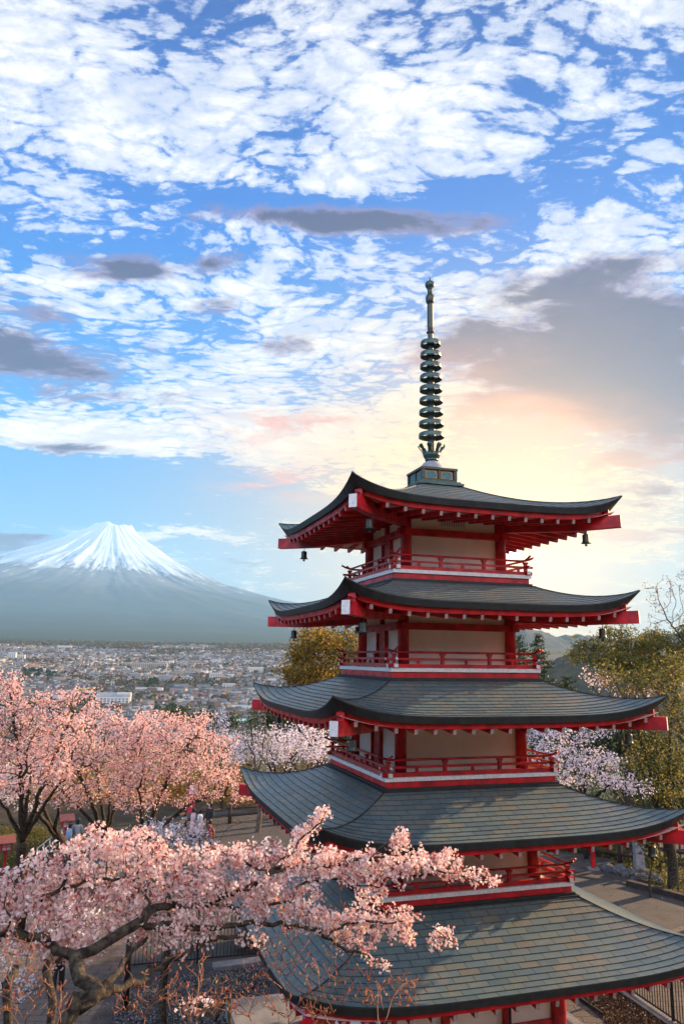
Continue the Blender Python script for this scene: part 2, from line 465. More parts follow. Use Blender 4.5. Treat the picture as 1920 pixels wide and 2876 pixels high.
def roof(i):
    """roof above storey i (0 = lowest)"""
    a1 = EA[i]; ztip = TIPZ[i]; zm = ztip - LIFT
    if i < 4: a0 = DA[i + 1] - .02; z0 = DZ[i + 1] - .27
    else: a0 = .52; z0 = 14.13
    s_ = MB(); NR = int(round((a1 - a0) / (.165))); NU = 28
    def gz(s, u):
        g_ = 1 - (1 - s) ** (1.42 if i < 4 else 1.55)
        return z0 + (zm - z0) * g_ + lift(u) * s ** 2.2
    def pt(k, s, u, dz=0.0, grow=0.0):
        n, t = side_frame(k)
        a = a0 + (a1 - a0) * s + grow
        return n * a + t * a * u + np.array([0, 0, gz(s, u) + dz])
    us = np.sin(np.linspace(-1, 1, NU + 1) * math.pi / 2 * .96) / math.sin(math.pi / 2 * .96)
    for k in range(4):
        for r in range(NR):
            s0, s1 = r / NR, (r + 1) / NR
            vs = []; uv = []; fs = []
            for u in us:
                vs.append(pt(k, s0, u, .004)); vs.append(pt(k, s1, u, .022))
                vs.append(pt(k, s1, u, 0.003))
            for j in range(NU):
                b = j * 3
                x0 = us[j] * (a0 + (a1 - a0) * s0); x1 = us[j + 1] * (a0 + (a1 - a0) * s0)
                y0 = us[j] * (a0 + (a1 - a0) * s1); y1 = us[j + 1] * (a0 + (a1 - a0) * s1)
                R0 = NR - r - .999; R1 = NR - r - 1.0 + .999
                fs.append((b, b + 1, b + 4, b + 3)); uv.append([(x0, R1), (y0, R0 + .04), (y1, R0 + .04), (x1, R1)])
                fs.append((b + 1, b + 2, b + 5, b + 4)); uv.append([(y0, R0), (y0, R0), (y1, R0), (y1, R0)])
            s_.add(vs, fs, 0, uv)
    rf = s_.build('roof', M_SLATE, pag)
    # closing cap over the top opening is the deck or the spire base; ridge seam strips at the hips
    for k in range(4):
        pts = [pt(k, s, 1.0, .016) for s in np.linspace(0, 1, 16)]
        MB().tube(pts, .018, 5).build('hip_seam', M_EDGE, rf)
    # dark edge band: taller at the corners, set back below
    e = MB()
    for k in range(4):
        n, t = side_frame(k); vs = []; fs = []
        for u in us:
            th = .125 + .13 * abs(u) ** 5
            p = pt(k, 1.0, u, .0, .012)
            back = .03 + .16 * abs(u) ** 6
            vs += [p + [0, 0, .021], p, p - n * back - t * u * back + [0, 0, -th], p - n * (back + .22) - t * u * (back + .22) + [0, 0, -th]]
        for j in range(NU):
            b = j * 4
            for q in range(3): fs.append((b + q, b + q + 1, b + q + 5, b + q + 4))
        e.add(vs, fs)
    e.build('roof_edge', M_EDGE, rf)
    # red boards under the dark edge
    e = MB()
    for k in range(4):
        n, t = side_frame(k); vs = []; fs = []
        for u in us:
            th = .125 + .13 * abs(u) ** 5 - .004
            hh = .115 + .05 * abs(u) ** 5
            bk = .09 + .20 * abs(u) ** 5
            p = pt(k, 1.0, u, 0.0) - n * bk - t * u * bk
            q = p + [0, 0, -th]
            w = q + [0, 0, -hh] - n * .02
            vs += [q, w, w - n * .14 - t * u * .14, w - n * .14 - t * u * .14 + [0, 0, hh]]
        for j in range(NU):
            b = j * 4
            for z_ in range(3): fs.append((b + z_, b + z_ + 1, b + z_ + 5, b + z_ + 4))
        e.add(vs, fs)
    e.build('eave_board', M_RED, rf)
    # soffit boards
    zw = zm - .24 + .26                       # height where the soffit meets the wall
    b_ = BA[i]
    def soff(k, s, u, dz=0):
        n, t = side_frame(k)
        a = b_ + (a1 - .13 - b_) * s
        z = zw + (zm - .235 - zw) * s + lift(u) * s ** 2.5 * .72
        return n * a + t * a * u + np.array([0, 0, z + dz])
    e = MB()
    for k in range(4):
        SS = np.linspace(0, 1, 7); vs = [soff(k, s, u) for s in SS for u in us]; fs = []
        W = len(us)
        for r in range(6):
            for j in range(NU): fs.append((r * W + j, r * W + j + 1, (r + 1) * W + j + 1, (r + 1) * W + j))
        e.add(vs, fs, smooth=True)
    e.build('soffit', M_SOFFIT, rf)
    # rafters
    rest = MB()
    sp = .425; cnt = int((a1 - .45) / sp)
    for k in range(4):
        n, t = side_frame(k)
        for j in range(-cnt, cnt + 1):
            x = j * sp
            s_in = 0.0
            ain = max(b_ + .03, abs(x) + .12)
            s_in = (ain - b_) / (a1 - .13 - b_)
            if s_in > .93: continue
            def rp(s):
                a = b_ + (a1 - .13 - b_) * s
                u = x / a
                return n * a + t * x + np.array([0, 0, zw + (zm - .235 - zw) * s + lift(u) * s ** 2.5 * .72 - .062])
            mb = MB()
            ss = [s_in + (1.0 - s_in) * q for q in (0, .5, 1)]
            mb.beam(rp(ss[0]), rp(ss[1]), .08, .11)
            mb.beam(rp(ss[1]), rp(ss[2]), .072, .10, mend=1)
            if (k == 0) or (k == 3 and i >= 3):
                mb.build('rafter', [M_RED, M_END], rf)
            else:
                o = rest.n; rest.v += mb.v; rest.n += mb.n
                rest.f += [tuple(q + o for q in f) for f in mb.f]; rest.mi += mb.mi; rest.uv += mb.uv; rest.sm += mb.sm
    ro = rest.build('rafter', [M_RED, M_END], rf); ro['kind'] = 'stuff'
    # hip rafters with white ends
    for k in range(4):
        n, t = side_frame(k); d = n + t
        tip = pt(k, 1.0, 1.0)
        c1 = d * (a1 - .03) + np.array([0, 0, tip[2] - .60])
        c0 = d * (b_ + .02) + np.array([0, 0, zw - .17])
        mid = d * ((a1 + b_) / 2 + .1) + np.array([0, 0, (c0[2] + c1[2]) / 2 - .05])
        h = MB(); h.beam(c0, mid, .19, .27); h.beam(mid, c1, .19, .29, mend=1)
        # short upper rafter under the tip
        q1 = d * (a1 - .22) + np.array([0, 0, tip[2] - .36]); q0 = d * (b_ + .8) + np.array([0, 0, zw + .0])
        h.beam(q0, q1, .17, .2)
        h.build('hip_rafter', [M_RED, M_WHITE], rf)
    return rf

def storey(i):
    b = BA[i]; z0 = DZ[i]; zt = EZ[i] - LIFT + .10
    st = MB().box((0, 0, (z0 + zt) / 2), (2 * b - .10, 2 * b - .10, zt - z0)).build('wall', M_PLASTER, pag)
    for k in range(4):
        n, t = side_frame(k)
        MB().tube([(n + t) * b + [0, 0, z0], (n + t) * b + [0, 0, zt + .05]], .135 if i else .17, 14).build('column', M_RED, pag)
    top = MB(); 
    for k in range(4):
        n, t = side_frame(k); ax = [t, n, (0, 0, 1)]
        top.box(n * (b + .03) + [0, 0, zt - .04], (2 * b + .22, .13, .14), ax)
    top.build('top_beam', M_RED, st)
    bz = {4: 12.68, 3: 10.38, 2: 8.15, 1: 5.72, 0: 2.72}[i]
    for k in range(4):
        n, t = side_frame(k); ax = [t, n, (0, 0, 1)]
        hh = .16 if i else .24
        o = MB().box(n * (b + .015 + (.012 if k % 2 else 0)) + [0, 0, bz], (2 * b + .42 + (.01 if k % 2 else 0), .15 if i else .2, hh), ax)
        o.build('tie_beam', M_RED, st)
        def post(x, za, zb, w=.11, nm='post'):
            MB().box(n * (b - .015) + t * x + [0, 0, (za + zb) / 2], (w, .12, zb - za), ax).build(nm, M_RED, st)
        if k in (1, 3):
            post(0, bz + hh / 2, zt)
            if i:
                dw, dh = .50, (bz - hh / 2 - z0)
                dr = MB().box(n * (b - .035) + [0, 0, z0 + dh / 2], (dw, .05, dh), ax)
                dr.box(n * (b - .007) + [0, 0, z0 + dh / 2 - .0], (dw - .14, .012, dh - .16), ax)
                dr = dr.build('door', M_REDW, st)
                f = MB()
                for sx in (-1, 1): f.box(n * (b - .0) + t * sx * (dw / 2 + .03) + [0, 0, z0 + dh / 2], (.06, .1, dh), ax)
                f.box(n * (b + .0) + [0, 0, z0 + dh - .03], (dw, .096, .055), ax)
                f.build('door_frame', M_RED, dr)
                MB().box(n * (b + .01) + t * .12 + [0, 0, z0 + dh * .45], (.03, .02, .09), ax).build('handle', M_BRONZED, dr)
        if i == 0:
            for x in (-b * .36, b * .36):
                post(x, z0, zt, .17)
            MB().box(n * (b - .02) + [0, 0, 1.75], (2 * b, .1, .14), ax).build('tie_beam', M_RED, st)
    if i == 4:
        n, t = side_frame(0)
        v = MB().box(n * (b - .044) + [0, 0, 13.02], (.70, .012, .24), [t, n, (0, 0, 1)])
        v = v.build('vent', M_DARK, st)
        sl = MB()
        for j in range(15): sl.box(n * (b - .032) + t * (-.336 + j * .048) + [0, 0, 13.02], (.022, .014, .24), [t, n, (0, 0, 1)])
        sl.build('slat', M_PLASTER, v)
    if i == 0:
        n, t = side_frame(0)
        p = n * (b + .16) + t * .72
        MB().tube([p + [0, 0, 0.62], p + [0, 0, 3.1], n * (b + .5) + t * .72 + [0, 0, 3.42]], .03, 8).build('downpipe', M_IRON, st)

def balcony(i):
    a = DA[i]; z = DZ[i]
    dk = MB(); dk.box((0, 0, z - .045), (2 * a, 2 * a, .085)).box((0, 0, z - .06), (2 * a - 1, 2 * a - 1, .1))
    dk = dk.build('balcony', M_WHITE, pag)
    MB().box((0, 0, z - .155), (2 * a - .09, 2 * a - .09, .13)).build('deck_beam', M_RED, dk)
    MB().box((0, 0, z - .245), (2 * a + .03, 2 * a + .03, .05)).box((0, 0, z - .285), (2 * a + .16, 2 * a + .16, .03)).build('flashing', M_EDGE, dk)
    l = a - .10
    for k in range(4):
        n, t = side_frame(k); ax = [t, n, (0, 0, 1)]
        off = .008 * (k % 2)
        # bottom, middle and top rail
        for zz, w, h, ex, nm in ((.045, .10, .085, .16, 'bottom_rail'), (.20, .055, .05, .20, 'middle_rail')):
            mb = MB()
            mb.beam(n * l + [0, 0, z + zz + off], n * l - t * (l + ex) + [0, 0, z + zz + off], w, h, mend=1)
            mb.beam(n * l + [0, 0, z + zz + off], n * l + t * (l + ex) + [0, 0, z + zz + off], w, h, mend=1)
            mb.build(nm, [M_REDW if k == 3 else M_RED, M_WHITE], dk)
        L = l + .24
        xs = [-L, -L + .10, -L + .22, -L + .36, 0, L - .36, L - .22, L - .10, L]
        zs = [.10, .055, .018, 0, 0, 0, .018, .055, .10]
        MB().tube([n * l + t * x + [0, 0, z + .355 + q + off] for x, q in zip(xs, zs)], .027, 8).build('top_rail', M_REDW if k == 3 else M_RED, dk)
        for j in range(4):
            x = -l + 2 * l * j / 3
            if j == 3: continue
            MB().box(n * l + t * x + [0, 0, z + .165], (.075, .075, .33), ax).box(n * l + t * x + [0, 0, z + .305], (.12, .10, .04), ax).build('post', M_RED, dk)
        for j in range(3):
            for q in ((.5,) if k == 0 else (.3, .7)):
                x = -l + 2 * l * (j + q) / 3
                MB().box(n * l + t * x + [0, 0, z + .13], (.06, .05, .10), ax).build('short_post', M_RED, dk)

def spire():
    z = 14.12
    sb = MB()
    sb.box((0, 0, z + .03), (1.28, 1.28, .06)).box((0, 0, z + .085), (1.16, 1.16, .05))
    root = sb.build('spire', M_BRONZE, pag)
    bx = MB().box((0, 0, z + .27), (.90, .90, .32)).box((0, 0, z + .145), (1.0, 1.0, .05)).box((0, 0, z + .455), (1.04, 1.04, .06))
    for sx in (-1, 1):
        for sy in (-1, 1): bx.box((sx * .46, sy * .46, z + .30), (.09, .09, .25))
    for k in range(4):
        n, t = side_frame(k); bx.box(n * .463 + [0, 0, z + .30], (.07, .06, .25), [t, n, (0, 0, 1)])
    bx.build('base_box', M_BRONZED, root)
    pn = MB().build('frame_panel', M_GOLD, root) if False else MB(); pis = []
    for k in range(4):
        n, t = side_frame(k)
        for x in (-.225, .225):
            pn.box(n * .452 + t * x + [0, 0, z + .30], (.34, .02, .22), [t, n, (0, 0, 1)])
            c = n * .466 + t * x + np.array([0, 0, z + .29]); vs = []
            for j in range(14):
                an = 2 * math.pi * j / 14
                vs.append(c + t * .145 * math.copysign(abs(math.cos(an)) ** .6, math.cos(an)) + np.array([0, 0, .085 * math.copysign(abs(math.sin(an)) ** .6, math.sin(an))]))
            pi = MB(); pis.append(pi); pi.add(vs + [v - n * .012 for v in vs], [tuple(range(14))] + [(j, j + 14, (j + 1) % 14 + 14, (j + 1) % 14) for j in range(14)])
    pn.build('frame_panel', M_GOLD, root)
    for pi in pis: pi.build('inlay', M_TEAL, root)
    MB().lathe([(.30, 0), (.305, .06), (.285, .15), (.23, .23), (.14, .285), (.0, .29)], (0, 0, z + .485), 20).build('dome', M_STONE, root)
    c = MB(); z1 = z + .76
    c.lathe([(.10, 0), (.17, .02), (.185, .05), (.17, .07), (.19, .09), (.23, .16), (.25, .24), (.20, .24), (.10, .20)], (0, 0, z1), 20)
    for j in range(8):
        an = 2 * math.pi * j / 8 + .2; d = np.array([math.cos(an), math.sin(an), 0]); t = np.array([-math.sin(an), math.cos(an), 0])
        prof = [(.235, .20, .055), (.26, .28, .05), (.30, .34, .045), (.34, .38, .065), (.37, .43, .07), (.36, .47, .03)]
        vs = []
        for r, h, w in prof: vs += [d * r - t * w + [0, 0, z1 + h], d * r + t * w + [0, 0, z1 + h], d * (r - .03) + t * w + [0, 0, z1 + h], d * (r - .03) - t * w + [0, 0, z1 + h]]
        fs = [(q * 4 + a_, q * 4 + (a_ + 1) % 4, q * 4 + 4 + (a_ + 1) % 4, q * 4 + 4 + a_) for q in range(len(prof) - 1) for a_ in range(4)]
        c.add(vs, fs)
    c.build('lotus_crown', M_BRONZE, root)
    pz = 15.15
    MB().lathe([(.105, -.15), (.098, .8), (.090, 1.9), (.083, 2.8), (.075, 3.44), (.075, 3.45), (.115, 3.47), (.115, 3.50), (.082, 3.52), (.088, 3.7), (.084, 4.30), (.08, 4.36), (.105, 4.38), (.122, 4.43), (.128, 4.52), (.115, 4.60), (.075, 4.64), (.072, 4.75), (.068, 4.82)], (0, 0, pz), 14).build('mast', M_BRONZED, root)
    for j in range(9):
        zc = 15.62 + j * .335
        r = .345 - j * .0085
        m_ = MB(); n_ = 30; hh = .060
        m_.lathe([(r * 1.01, -hh), (r * 1.01, hh * .6), (r * .97, hh), (r - .05, hh + .012), (r - .05, hh - .004), (r - .025, hh - .02), (r - .012, -hh), (r * 1.01, -hh)], (0, 0, zc), n_)
        for q in range(4):
            an = math.pi / 2 * q + .3
            d = np.array([math.cos(an), math.sin(an), 0])
            m_.beam(d * .07 + [0, 0, zc + hh - .01], d * (r - .03) + [0, 0, zc + hh - .01], .035, .018)
        m_.lathe([(.112, -.03), (.112, .06), (.08, .07)], (0, 0, zc), 12)
        m_.build('ring', M_BRONZE, root)
    zt = 19.96
    MB().lathe([(.06, -.04), (.085, -.02), (.075, .01), (.115, .04), (.138, .10), (.136, .16), (.11, .21), (.06, .245), (.022, .265), (.014, .33), (.0, .37)], (0, 0, zt), 16).build('finial', M_BRONZE, root)

for i in range(5):
    roof(i); storey(i)
    if i: balcony(i)
spire()
MB().box((0, 0, .22), (8.6, 8.6, .44)).box((0, 0, .53), (5.2, 5.2, .18)).build('plinth', M_CONC, pag)

# wind bells under the roof corners
def bell(i, corner, label):
    dirs = {'near': (-1, -1), 'left': (-1, 1), 'right': (1, -1)}
    sx, sy = dirs[corner]
    a = EA[i] - .62
    zb = EZ[i] - .60 - .16
    e = tag(empty('wind_bell'), label, 'bell', 'bronze wind bells hanging from the pagoda roof corners')
    loc = Matrix.Translation(Vector(PAG)) @ Matrix.Rotation(PHI + math.pi / 4, 4, 'Z') @ Vector((sx * a, sy * a, zb))
    e.location = loc
    if bell.proto is None:
        body = MB().lathe([(.0, -.10), (.05, -.10), (.075, -.115), (.082, -.135), (.078, -.24), (.088, -.29), (.125, -.325), (.118, -.325), (.07, -.28), (.06, -.12)], (0, 0, 0), 14).build('bell_body', M_BRONZED, e)
        MB().tube([(0, 0, .0), (.018, 0, -.03), (0, 0, -.06), (0, 0, -.10)], .009, 6).tube([(0, 0, .03), (0, 0, 0)], .007, 6).build('hook', M_IRON, e)
        MB().tube([(0, 0, -.14), (0, 0, -.35)], .006, 5).box((0, 0, -.37), (.06, .006, .05)).build('clapper', M_BRONZED, body)
        bell.proto = e
    else:
        for ch in list(bell.proto.children): copy_tree(ch, e)
bell.proto = None
for i, c, lb in ((4, 'near', 'bronze wind bell under the near corner of the topmost roof'),
                 (4, 'left', 'bronze wind bell against the sky under the left tip of the topmost roof'),
                 (4, 'right', 'bronze wind bell in the sun glare under the right tip of the topmost roof'),
                 (3, 'near', 'bronze wind bell under the near corner of the second-highest roof'),
                 (3, 'left', 'wind bell under the left tip of the second-highest roof'),
                 (3, 'right', 'wind bell under the right tip of the second-highest roof'),
                 (2, 'near', 'dark wind bell before the red door under the middle roof'),
                 (2, 'left', 'small wind bell under the left tip of the middle roof, before dark pines'),
                 (2, 'right', 'wind bell under the right tip of the middle roof, before the trees'),
                 (1, 'right', 'wind bell under the right tip of the second lowest roof')):
    bell(i, c, lb)

# ---------------------------------------------------------------- land
from mathutils import noise as mnoise
FUJI = P(318, 1478, 18000.0)
prL = ([0, .42, 1.27, 2.6, 4.5, 7, 10, 13.5], [0, 0, .45, .98, 1.62, 2.25, 2.75, 3.03])
prR = ([0, .42, .64, 1.58, 2.85, 4.1, 7, 10, 13.5], [0, 0, .24, .88, 1.45, 1.80, 2.35, 2.76, 3.03])
def fuji_h(r, ang):
    """height above the base plain; ang = bearing from the summit (0 = +x, the right flank)"""
    r = r / 1000.0
    w = .5 + .5 * np.cos(ang)
    d = np.interp(r, *prL) * (1 - w) + np.interp(r, *prR) * w
    return np.where(r > 13.5, 0.0, (3.03 - d) * 1000.0)
ZB = FUJI[2] - 3030.0
def base_h(x, y):
    """land without the big mountain; plateau at 0 round the pagoda"""
    v = np.interp(y, [-60, -6, 12.2, 12.3, 54, 125, 262, 1100, 4000, 5000, 6500], [30, 11.5, 0, 0, 0, -26, -72, -92.2, 60.4, 95, ZB])
    v = np.where(y < 12.3, np.clip(7.5 - .615 * y, 0, 30), v)
    # to the right the hill carries on
    rt = np.clip((x - 6 - np.abs(y - 30) * .05) / 30.0, 0, 1)
    hill = np.interp(y, [-60, 54, 95, 400, 900], [30, 0, -6, -60, -92])
    v = np.where(y > 54, v * (1 - rt) + np.maximum(hill, v) * rt, v)
    return v
def land_h(x, y):
    r = np.hypot(x - FUJI[0], y - FUJI[1]); a = np.arctan2(y - FUJI[1], x - FUJI[0])
    f = np.interp(r, [0, 12500, 13500, 14500], [1, 1, 1, 1])
    return base_h(x, y) + np.where(r < 13500, fuji_h(r, a) - np.clip((13500 - r) / 8, 0, 60), 0)

def axis_pts(lo, hi, fine, g=1.12):
    p = [0.0]; s = fine
    while p[-1] < hi: p.append(p[-1] + s); s *= g if p[-1] > 60 else 1.0
    q = [0.0]; s = fine
    while q[-1] > lo: q.append(q[-1] - s); s *= g if q[-1] < -60 else 1.0
    return np.array(sorted(set(q + p)))
gx = axis_pts(-18000, 16000, 2.0); gy = axis_pts(-60, 25500, 1.0, 1.06)
GX, GY = np.meshgrid(gx, gy)
GZ = land_h(GX, GY)
nz = np.array([mnoise.fractal(Vector((x * .15, y * .15, 0)), 1.0, 2.0, 3) if (abs(x) < 90 and y < 130) else 0.0 for x, y in zip(GX.ravel(), GY.ravel())]).reshape(GX.shape)
flat = (np.abs(GX - 2) < 9) & (GY > 10) & (GY < 34)
GZ = GZ + nz * np.where(GY < 14, .25, np.where(GY > 56, .8, .0))
W_, H_ = len(gx), len(gy)
me = bpy.data.meshes.new('ground')
idx = np.arange(W_ * H_).reshape(H_, W_)
fq = np.stack([idx[:-1, :-1], idx[:-1, 1:], idx[1:, 1:], idx[1:, :-1]], -1).reshape(-1, 4)
me.vertices.add(W_ * H_); me.vertices.foreach_set('co', np.stack([GX, GY, GZ], -1).astype(np.float32).ravel())
me.loops.add(fq.size); me.loops.foreach_set('vertex_index', fq.ravel().astype(np.int32))
me.polygons.add(len(fq)); me.polygons.foreach_set('loop_start', np.arange(0, fq.size, 4, dtype=np.int32)); me.polygons.foreach_set('loop_total', np.full(len(fq), 4, dtype=np.int32))
me.polygons.foreach_set('use_smooth', np.ones(len(fq), dtype=bool))
me.update(calc_edges=True)
def ground_mat():
    m = bpy.data.materials.new('land'); m.use_nodes = True
    t = m.node_tree; t.nodes.clear(); g = NG(t)
    b = g.node('ShaderNodeBsdfPrincipled'); o = g.node('ShaderNodeOutputMaterial'); t.links.new(b.outputs[0], o.inputs[0])
    b.inputs['Roughness'].default_value = .95; b.inputs['Specular IOR Level'].default_value = .15
    p = g.node('ShaderNodeNewGeometry').outputs['Position']; X, Y, Z = g.xyz(p)
    n1 = g.noise(p, .9, 6, .65); n2 = g.noise(p, 11.0, 5, .7); n3 = g.noise(p, .012, 6, .6)
    gravel = g.ramp(n2, [(.3, (.035, .036, .040)), (.55, (.10, .10, .105)), (.72, (.21, .21, .22))])
    litter = g.ramp(n1, [(.35, (.045, .035, .022)), (.6, (.075, .06, .035)), (.75, (.05, .07, .02))])
    near = g.mix(g.mr(g.m('SUBTRACT', Y, g.mul(n1, 3.0)), 32, 33), gravel, litter)
    near = g.mix(g.mr(Y, 14, 11), near, litter)
    forest = g.ramp(n3, [(.3, (.020, .034, .018)), (.5, (.032, .048, .022)), (.7, (.065, .058, .028))])
    town = g.ramp(g.noise(p, .03, 4, .6), [(.35, (.05, .05, .05)), (.55, (.075, .07, .062)), (.7, (.035, .045, .022))])
    far = g.mix(g.mr(g.add(Y, g.mul(g.m('SUBTRACT', g.noise(p, .0022, 4), .5), 1400.0)), 3650, 3750), town, forest)
    far = g.mix(g.mr(Y, 600, 1000), forest, far)
    g.put(b.inputs['Base Color'], g.mix(g.mr(Y, 52, 62), near, far))
    bp = g.node('ShaderNodeBump'); bp.inputs['Strength'].default_value = .7; bp.inputs['Distance'].default_value = .06
    g.put(bp.inputs['Height'], n2); t.links.new(bp.outputs[0], b.inputs['Normal'])
    return m
me.materials.append(ground_mat())
gro = bpy.data.objects.new('ground', me); COL.objects.link(gro); tag(gro, 'gravel, leaf litter and valley land round and below the pagoda', kind='structure')

def fuji():
    na, nr = 540, 210
    an = np.linspace(0, 2 * math.pi, na, endpoint=False)
    rs = np.concatenate([np.linspace(0, 5600, 150), np.linspace(5700, 13500, nr - 150)])
    A, Rr = np.meshgrid(an, rs)
    Z = fuji_h(Rr, A)
    rng = np.random.RandomState(4)
    n1 = np.array([mnoise.fractal(Vector((math.cos(a) * 9, math.sin(a) * 9, r * .00022)), .9, 2.1, 5) for a, r in zip(A.ravel(), Rr.ravel())]).reshape(A.shape)
    n2 = np.array([mnoise.noise(Vector((math.cos(a) * 30, math.sin(a) * 30, r * .0007))) for a, r in zip(A.ravel(), Rr.ravel())]).reshape(A.shape)
    n3 = np.array([mnoise.fractal(Vector((r * math.cos(a) * .0011, r * math.sin(a) * .0011, 3.3)), .9, 2.1, 5) for a, r in zip(A.ravel(), Rr.ravel())]).reshape(A.shape)
    amp = np.interp(Rr, [0, 300, 900, 3000, 6000, 13500], [0, 25, 70, 120, 90, 0])
    amp = amp * .55
    Z = Z + n1 * amp + n2 * amp * .10 + n3 * amp * .5
    Z = np.where(Rr < 430, Z - 90 * np.clip(1 - Rr / 430, 0, 1) + 0, Z)
    rim = np.exp(-((Rr - 420) / 90.0) ** 2)
    Z = Z + rim * (12 + 26 * np.sin(A * 3 + 1) + 18 * np.sin(A * 7))
    X = FUJI[0] + Rr * np.cos(A); Y = FUJI[1] + Rr * np.sin(A)
    Z = Z + ZB * np.ones_like(Z)
    # follow the base land at the skirt
    Zl = base_h(X, Y); w = np.clip((Rr - 3000) / 6000, 0, 1)
    Z = Z + (Zl - ZB) * w
    V = np.stack([X, Y, Z], -1).reshape(-1, 3)
    me = bpy.data.meshes.new('mountain')
    idx = np.arange(na * nr).reshape(nr, na); nx = np.roll(idx, -1, axis=1)
    fq = np.stack([idx[:-1], nx[:-1], nx[1:], idx[1:]], -1).reshape(-1, 4)[:, ::-1]
    me.vertices.add(len(V)); me.vertices.foreach_set('co', V.astype(np.float32).ravel())
    me.loops.add(fq.size); me.loops.foreach_set('vertex_index', fq.ravel().astype(np.int32))
    me.polygons.add(len(fq)); me.polygons.foreach_set('loop_start', np.arange(0, fq.size, 4, dtype=np.int32)); me.polygons.foreach_set('loop_total', np.full(len(fq), 4, dtype=np.int32))
    me.polygons.foreach_set('use_smooth', np.ones(len(fq), dtype=bool)); me.update(calc_edges=True)
    m = bpy.data.materials.new('snow_and_lava'); m.use_nodes = True
    t = m.node_tree; t.nodes.clear(); g = NG(t)
    b = g.node('ShaderNodeBsdfPrincipled'); o = g.node('ShaderNodeOutputMaterial'); t.links.new(b.outputs[0], o.inputs[0])
    b.inputs['Roughness'].default_value = .9; b.inputs['Specular IOR Level'].default_value = .1
    p = g.vm('SUBTRACT', g.node('ShaderNodeNewGeometry').outputs['Position'], tuple(map(float, FUJI)))
    X, Y, Z = g.xyz(p)
    aa = g.m('ARCTAN2', Y, X); rr_ = g.vm('LENGTH', g.comb(X, Y, 0))
    radial = g.comb(g.mul(g.m('COSINE', aa), 1.0), g.mul(g.m('SINE', aa), 1.0), g.mul(rr_, .00006))
    ra = g.noise(radial, 15, 7, .62); rb = g.noise(radial, 55, 5, .65); rc = g.noise(p, .0009, 6, .6)
    hgt = g.add(g.mul(Z, .001), g.mul(g.m('SUBTRACT', ra, .5), 1.15), g.mul(g.m('SUBTRACT', rb, .5), 1.6), g.mul(g.m('SUBTRACT', rc, .5), 1.4))
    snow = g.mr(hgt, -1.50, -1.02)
    rock = g.mix(g.mr(g.mul(Z, .001), -2.1, -1.5), (.045, .075, .090), (.10, .13, .165))  # rock lightened and blued: distance haze put into the colour
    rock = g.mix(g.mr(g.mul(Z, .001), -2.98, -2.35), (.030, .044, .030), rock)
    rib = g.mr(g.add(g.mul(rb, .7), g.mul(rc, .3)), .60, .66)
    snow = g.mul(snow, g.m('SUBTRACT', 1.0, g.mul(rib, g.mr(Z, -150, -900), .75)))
    g.put(b.inputs['Base Color'], g.mix(snow, rock, (.42, .53, .60)))  # dull blue snow: shade of the near flank put into the colour
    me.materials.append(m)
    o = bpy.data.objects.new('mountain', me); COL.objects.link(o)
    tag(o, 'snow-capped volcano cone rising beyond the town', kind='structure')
fuji()

def ridge_hill(name, label, pts, Y, depth, zbase, seed, material, rough=6.0, n=160):
    """wooded ridge: a real hill body whose crest passes through the listed photo points at distance Y"""
    us = np.linspace(pts[0][0], pts[-1][0], n)
    vs = np.interp(us, [p[0] for p in pts], [p[1] for p in pts])
    rows = []
    prof = [(-1.0, 0.0), (-.8, .22), (-.55, .52), (-.3, .80), (-.1, .97), (0, 1.0), (.2, .9), (.5, .5), (1.0, 0.0)]
    prof = [(np.interp(i / 28, np.linspace(0, 1, 9), [q[0] for q in prof]), np.interp(i / 28, np.linspace(0, 1, 9), [q[1] for q in prof])) for i in range(29)]
    V = []
    for s, f in prof:
        for u, v in zip(us, vs):
            c = P(u, v, Y)
            x = c[0] * (1 + 0 * s); y = Y + s * depth
            z = zbase + (c[2] - zbase) * f
            z += mnoise.fractal(Vector((x * .01 + seed, y * .01, z * .01)), .8, 2.1, 6) * rough * (0.4 + f)
            V.append((x, y, z))
    m_, k_ = len(prof), n
    fs = [(r * k_ + j, r * k_ + j + 1, (r + 1) * k_ + j + 1, (r + 1) * k_ + j) for r in range(m_ - 1) for j in range(k_ - 1)]
    o = MB().add(V, fs, smooth=True).build(name, material)
    tag(o, label, kind='structure')
    return o
M_FOREST = mat('wooded_slope', (.030, .036, .022), .95, .1, col2=(.075, .055, .035), vscale=.05, detail=9)
ridge_hill('hill', 'wooded hill behind the trees at the right of the pagoda', [(1380, 1960), (1500, 1905), (1580, 1850), (1640, 1818), (1700, 1800), (1760, 1806), (1860, 1835), (2000, 1850), (2200, 1900)], 1300, 380, -95, 3, M_FOREST, 7)
ridge_hill('far_hills', 'pale far mountains on the horizon right of the pagoda', [(900, 1850), (1200, 1800), (1430, 1756), (1480, 1762), (1560, 1790), (1620, 1784), (1700, 1800), (1830, 1790), (1950, 1772), (2200, 1740), (2500, 1730)], 7500, 1500, -100, 9, M_FOREST, 30)

# ---------------------------------------------------------------- air
hz = MB().box((-1000, 13500, 1560), (42000, 28000, 3680)).build('haze', MATS['dark_gap'])
hz.data.materials.clear()
hm = bpy.data.materials.new('haze'); hm.use_nodes = True
ht = hm.node_tree; ht.nodes.clear()
pv = ht.nodes.new('ShaderNodeVolumePrincipled'); ho = ht.nodes.new('ShaderNodeOutputMaterial')
pv.inputs['Color'].default_value = (.36, .66, .92, 1)
pv.inputs['Density'].default_value = 3.2e-5
pv.inputs['Anisotropy'].default_value = .08
ht.links.new(pv.outputs[0], ho.inputs['Volume'])
hz.data.materials.append(hm)
tag(hz, 'pale blue haze in the valley air', kind='stuff')

